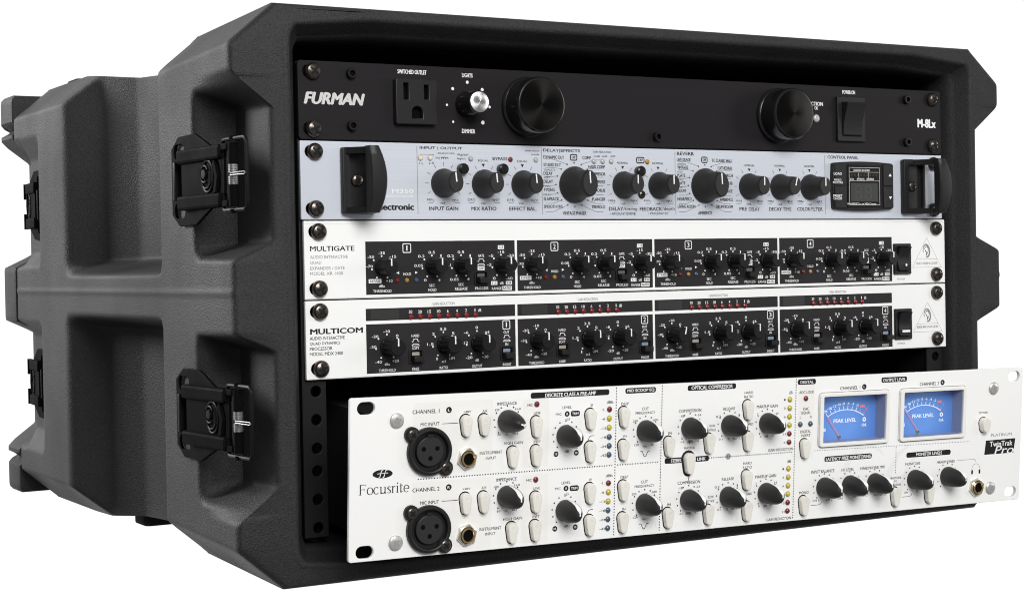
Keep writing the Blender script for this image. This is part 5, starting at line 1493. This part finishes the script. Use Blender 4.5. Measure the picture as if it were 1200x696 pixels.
def dotted(mb, p, q, step=1.62, r=.34):
    a, b = Vector(p), Vector(q); n_ = int((b - a).length / step)
    for i in range(n_ + 1):
        c = a + (b - a) * (i / n_); mb.rect(c.x - r, c.x + r, c.y - r, c.y + r, .05, 'ink_black')
mat('tint_cream', (0.812, 0.802, 0.775), 0.42); mat('tint_grey', (0.79, 0.79, 0.78), 0.42)
def exE(mb):
    for x0, x1, y0, y1 in ((37, 85.5, 43.8, 84), (37, 85.5, 1.5, 40.8), (104.5, 121.5, 44.5, 83.0), (104.5, 121.5, 2.0, 40.5), (296.8, 309.2, 38.0, 87.0)):
        hb = MB(); hb.poly(rrect(x0, x1, y0, y1, 1.5, 3), .02, 'tint_cream'); hb.build('tinted_section', E_)
    # faint monogram swirl behind the monitoring knobs
    mb.ribbon([(352 + 17 * math.cos(a), 26 + 17 * math.sin(a)) for a in np.linspace(.6, 4.4, 26)], [.8 + 3.6 * math.sin(i / 25 * PI) for i in range(26)], .03, 'tint_grey')
    mb.ribbon([(362, 4), (367, 14), (371, 26), (377, 36), (385, 41)], [2.5, 4.5, 4.5, 3.5, 1.0], .033, 'tint_grey')
    mb.ribbon([(374, 4), (380, 14), (385, 26), (392, 35), (400, 38)], [2.0, 3.5, 3.5, 2.5, .8], .036, 'tint_grey')
    for x, y, wd, ht in ((135.1, 84.9, 51.6, 3.3), (138.5, 73.6, 6.0, 3.2), (182.2, 85.0, 21.0, 3.2), (138.7, 30.9, 6.0, 3.2), (232.4, 84.9, 34.8, 3.3), (302.9, 85.3, 13.9, 3.3), (372.2, 84.1, 20.8, 3.3), (337.0, 36.6, 37.6, 3.3), (402.7, 35.2, 37.2, 3.3), (208.6, 42.6, 17.5, 3.3), (225.4, 42.5, 11.8, 3.3)):
        hb = MB(); hb.poly(rrect(x - wd / 2, x + wd / 2, y - ht / 2, y + ht / 2, 1.2, 4), .04, 'ink_black'); hb.build('heading_bar', E_)
    for x, y in ((58.4, 79.3), (58.9, 36.8), (133.1, 73.6), (126.3, 51.1), (139.6, 51.1), (133.3, 31.1), (126.4, 8.5), (139.8, 8.45), (348.1, 80.5), (412.5, 80.7)):
        mb.disc(x, y, 1.75 if y > 78 or 36 < y < 38 else 1.6, .045, 'ink_black', 18)
    for x, y in ((126.3, 51.1), (139.6, 51.1), (126.4, 8.5), (139.8, 8.45)): text(mb, '10', x, y, 1.5, 1.3, 'w', 'b')
    dotted(mb, (40.4, 42.4), (163.5, 42.4)); dotted(mb, (167.5, 42.4), (195, 42.4)); dotted(mb, (231.5, 42.6), (292.5, 42.6))
    for x in (165.7, 197.1, 294.8): dotted(mb, (x, 2), (x, 87))
    dotted(mb, (310, 42.4), (437, 41.2), 1.3, .22); dotted(mb, (375.4, 41), (375.6, 24.7), 1.6, .3)
    for i, (x, y) in enumerate(EK):
        for a in range(-50, 231, 28):
            q = math.radians(a); mb.disc(x + 8.3 * math.cos(q), y + 8.3 * math.sin(q), .48, .05, 'ink_black', 9)
    for a, b in (((54.5, 71.9), (64.2, 71.9)), ((54.8, 29.4), (64.5, 29.3))): mb.ribbon([a, b], .35, .05, 'ink_black')
    mb.ribbon([(308.5, 8.5), (314.5, 8.5), (316.4, 9.2), (317.0, 10.3)], .3, .05, 'ink_black'); mb.ribbon([(381.3, 8.6), (387.5, 8.6), (389.2, 9.3), (389.7, 10.5)], .3, .05, 'ink_black')
    mb.ribbon([(427.3, 29.4), (441.8, 29.2), (443.0, 28.6), (443.4, 27.6)], .28, .05, 'ink_grey')
    mb.disc(245.3, 42.7, 1.9, .045, 'ink_grey', 20)
    mb.ribbon([(217.0, 51.8), (217.0, 53.6)], .5, .05, 'ink_black'); mb.ribbon([(217.1, 45.0), (217.1, 47.5)], .5, .05, 'ink_black'); mb.ribbon([(217.2, 33.0), (217.2, 30.0)], .5, .05, 'ink_black')
    for x, y in ((186.1, 47.8), (186.3, 5.3)):
        mb.ribbon([(x - 3.3, y + 1.5), (x - 2.0, y + 1.5), (x - .7, y - 1.2), (x, y - 1.6), (x + .7, y - 1.2), (x + 2.0, y + 1.5), (x + 3.3, y + 1.5)], .4, .05, 'ink_black')
    for x, y in ((149.2, 59.1), (149.4, 16.6)): mb.ribbon([(x - 2.0, y - 1.3), (x - .9, y + .8), (x + .3, y + 1.2), (x + 2.0, y + 1.2)], .35, .05, 'ink_black')
    # headphone sign
    hx_, hy = 443.6, 22.8
    mb.ribbon([(hx_ + 3.6 * math.cos(a), hy - .6 + 4.0 * math.sin(a)) for a in np.linspace(-.25, PI + .25, 20)], .3, .05, 'ink_grey')
    for s in (-1, 1): mb.poly(rrect(hx_ + s * 3.2 - .75, hx_ + s * 3.2 + .75, hy - 3.4, hy - .6, .5, 3), .05, 'ink_black')
    # corner badge
    hb = MB(); hb.poly([(450.5, 31.6), (476.2, 31.6), (477.6, 41.2), (451.6, 40.9)], .04, 'ink_black'); hb.build('badge', E_)
    # oval monogram and name on the left
    lx, ly = 19.3, 46.7
    mb.poly([(lx + 5.9 * math.cos(a), ly + 2.35 * math.sin(a)) for a in np.linspace(0, 2 * PI, 32, endpoint=False)], .04, 'ink_black')
    for dx in (-1.2, 1.2):
        mb.ribbon([(lx + dx - 1.1, ly - 2.0), (lx + dx - .4, ly - 1.6), (lx + dx, ly), (lx + dx + .5, ly + 1.7), (lx + dx + 1.5, ly + 2.0)], .45, .06, 'ink_white')
    mb.ribbon([(lx - 3.2, ly + .2), (lx + 3.2, ly + .4)], .32, .06, 'ink_white')
    serif_name(mb, 4.95, 36.0, 28.6, 5.6)
def serif_name(mb, x0, y0, W_, Hc):
    """the maker's name in a light Roman face: stems, hairlines and serifs"""
    z_ = .06; k = Hc / 7.0; xh = 4.7 * k; th = .62 * k * 1.25; hl = .30 * k * 1.2
    def stem(x, y1, w_=None): mb.rect(x - (w_ or th) / 2, x + (w_ or th) / 2, y0, y0 + y1, z_, 'ink_black')
    def ser(x, y, w_=1.5): mb.rect(x - w_ * k / 2, x + w_ * k / 2, y0 + y - hl / 2, y0 + y + hl / 2, z_, 'ink_black')
    def bowl(cx, cy, rx, ry, a0=0, a1=2 * PI, n_=22):
        pts = [(cx + rx * math.cos(a), cy + ry * math.sin(a)) for a in np.linspace(a0, a1, n_)]
        wd = [hl + (th - hl) * abs(math.cos(a)) ** 1.5 for a in np.linspace(a0, a1, n_)]
        mb.ribbon(pts, wd, z_, 'ink_black')
    u = W_ / 31.0
    x = x0 + 1.6 * u
    stem(x, Hc); ser(x, hl / 2); ser(x + .5, Hc - hl / 2)
    mb.rect(x, x + 3.6 * u, y0 + Hc - hl, y0 + Hc, z_, 'ink_black'); mb.rect(x + 3.6 * u - hl, x + 3.6 * u, y0 + Hc - 1.2 * k, y0 + Hc, z_, 'ink_black')
    mb.rect(x, x + 2.6 * u, y0 + Hc * .5, y0 + Hc * .5 + hl, z_, 'ink_black'); mb.rect(x + 2.6 * u - hl, x + 2.6 * u, y0 + Hc * .40, y0 + Hc * .62, z_, 'ink_black')
    x += 6.1 * u; bowl(x, y0 + xh / 2, 1.75 * u, xh / 2)
    x += 4.0 * u; bowl(x, y0 + xh / 2, 1.6 * u, xh / 2, .75, 2 * PI - .75)
    x += 2.9 * u; stem(x, xh); ser(x - .3, xh - hl / 2, 1.0); mb.ribbon([(x, y0 + xh * .35), (x + .5 * u, y0 + hl), (x + 1.5 * u, y0 + hl * .6), (x + 2.5 * u, y0 + xh * .25)], hl * 1.3, z_, 'ink_black'); x += 2.6 * u; stem(x, xh); ser(x - .3, xh - hl / 2, 1.0); ser(x + .35, hl / 2, .9)
    x += 2.5 * u
    mb.ribbon([(x + 1.0 * u, y0 + xh * .82), (x + .4 * u, y0 + xh * .98), (x - .5 * u, y0 + xh * .92), (x - .8 * u, y0 + xh * .74), (x, y0 + xh * .55), (x + .9 * u, y0 + xh * .36), (x + .9 * u, y0 + xh * .14), (x, y0 + xh * .02), (x - 1.0 * u, y0 + xh * .16)], [hl, hl, th * .8, th, th, th, th * .8, hl, hl], z_, 'ink_black')
    x += 2.4 * u; stem(x, xh); ser(x, hl / 2); ser(x - .3, xh - hl / 2, 1.0); mb.ribbon([(x, y0 + xh * .6), (x + .8 * u, y0 + xh * .95), (x + 1.6 * u, y0 + xh * .9)], [hl, hl, th], z_, 'ink_black')
    x += 3.0 * u; stem(x, xh); ser(x, hl / 2); ser(x - .3, xh - hl / 2, 1.0); mb.disc(x, y0 + Hc * .92, .5 * k, z_, 'ink_black', 14)
    x += 2.2 * u; stem(x, xh * 1.3); mb.rect(x - .9 * u, x + 1.3 * u, y0 + xh - hl, y0 + xh, z_, 'ink_black'); mb.ribbon([(x, y0 + xh * .2), (x + .5 * u, y0 + hl * .5), (x + 1.4 * u, y0 + xh * .15)], [th, hl, hl], z_, 'ink_black')
    x += 3.6 * u; bowl(x, y0 + xh / 2, 1.6 * u, xh / 2, 0, 2 * PI - .8); mb.rect(x - 1.6 * u, x + 1.6 * u, y0 + xh * .5 - hl / 2, y0 + xh * .5 + hl / 2, z_, 'ink_black')
letter(E_, 'E', exE)
if _to.name in COL.objects: bpy.data.objects.remove(_to)
bpy.data.curves.remove(_tc)
bpy.context.view_layer.update()
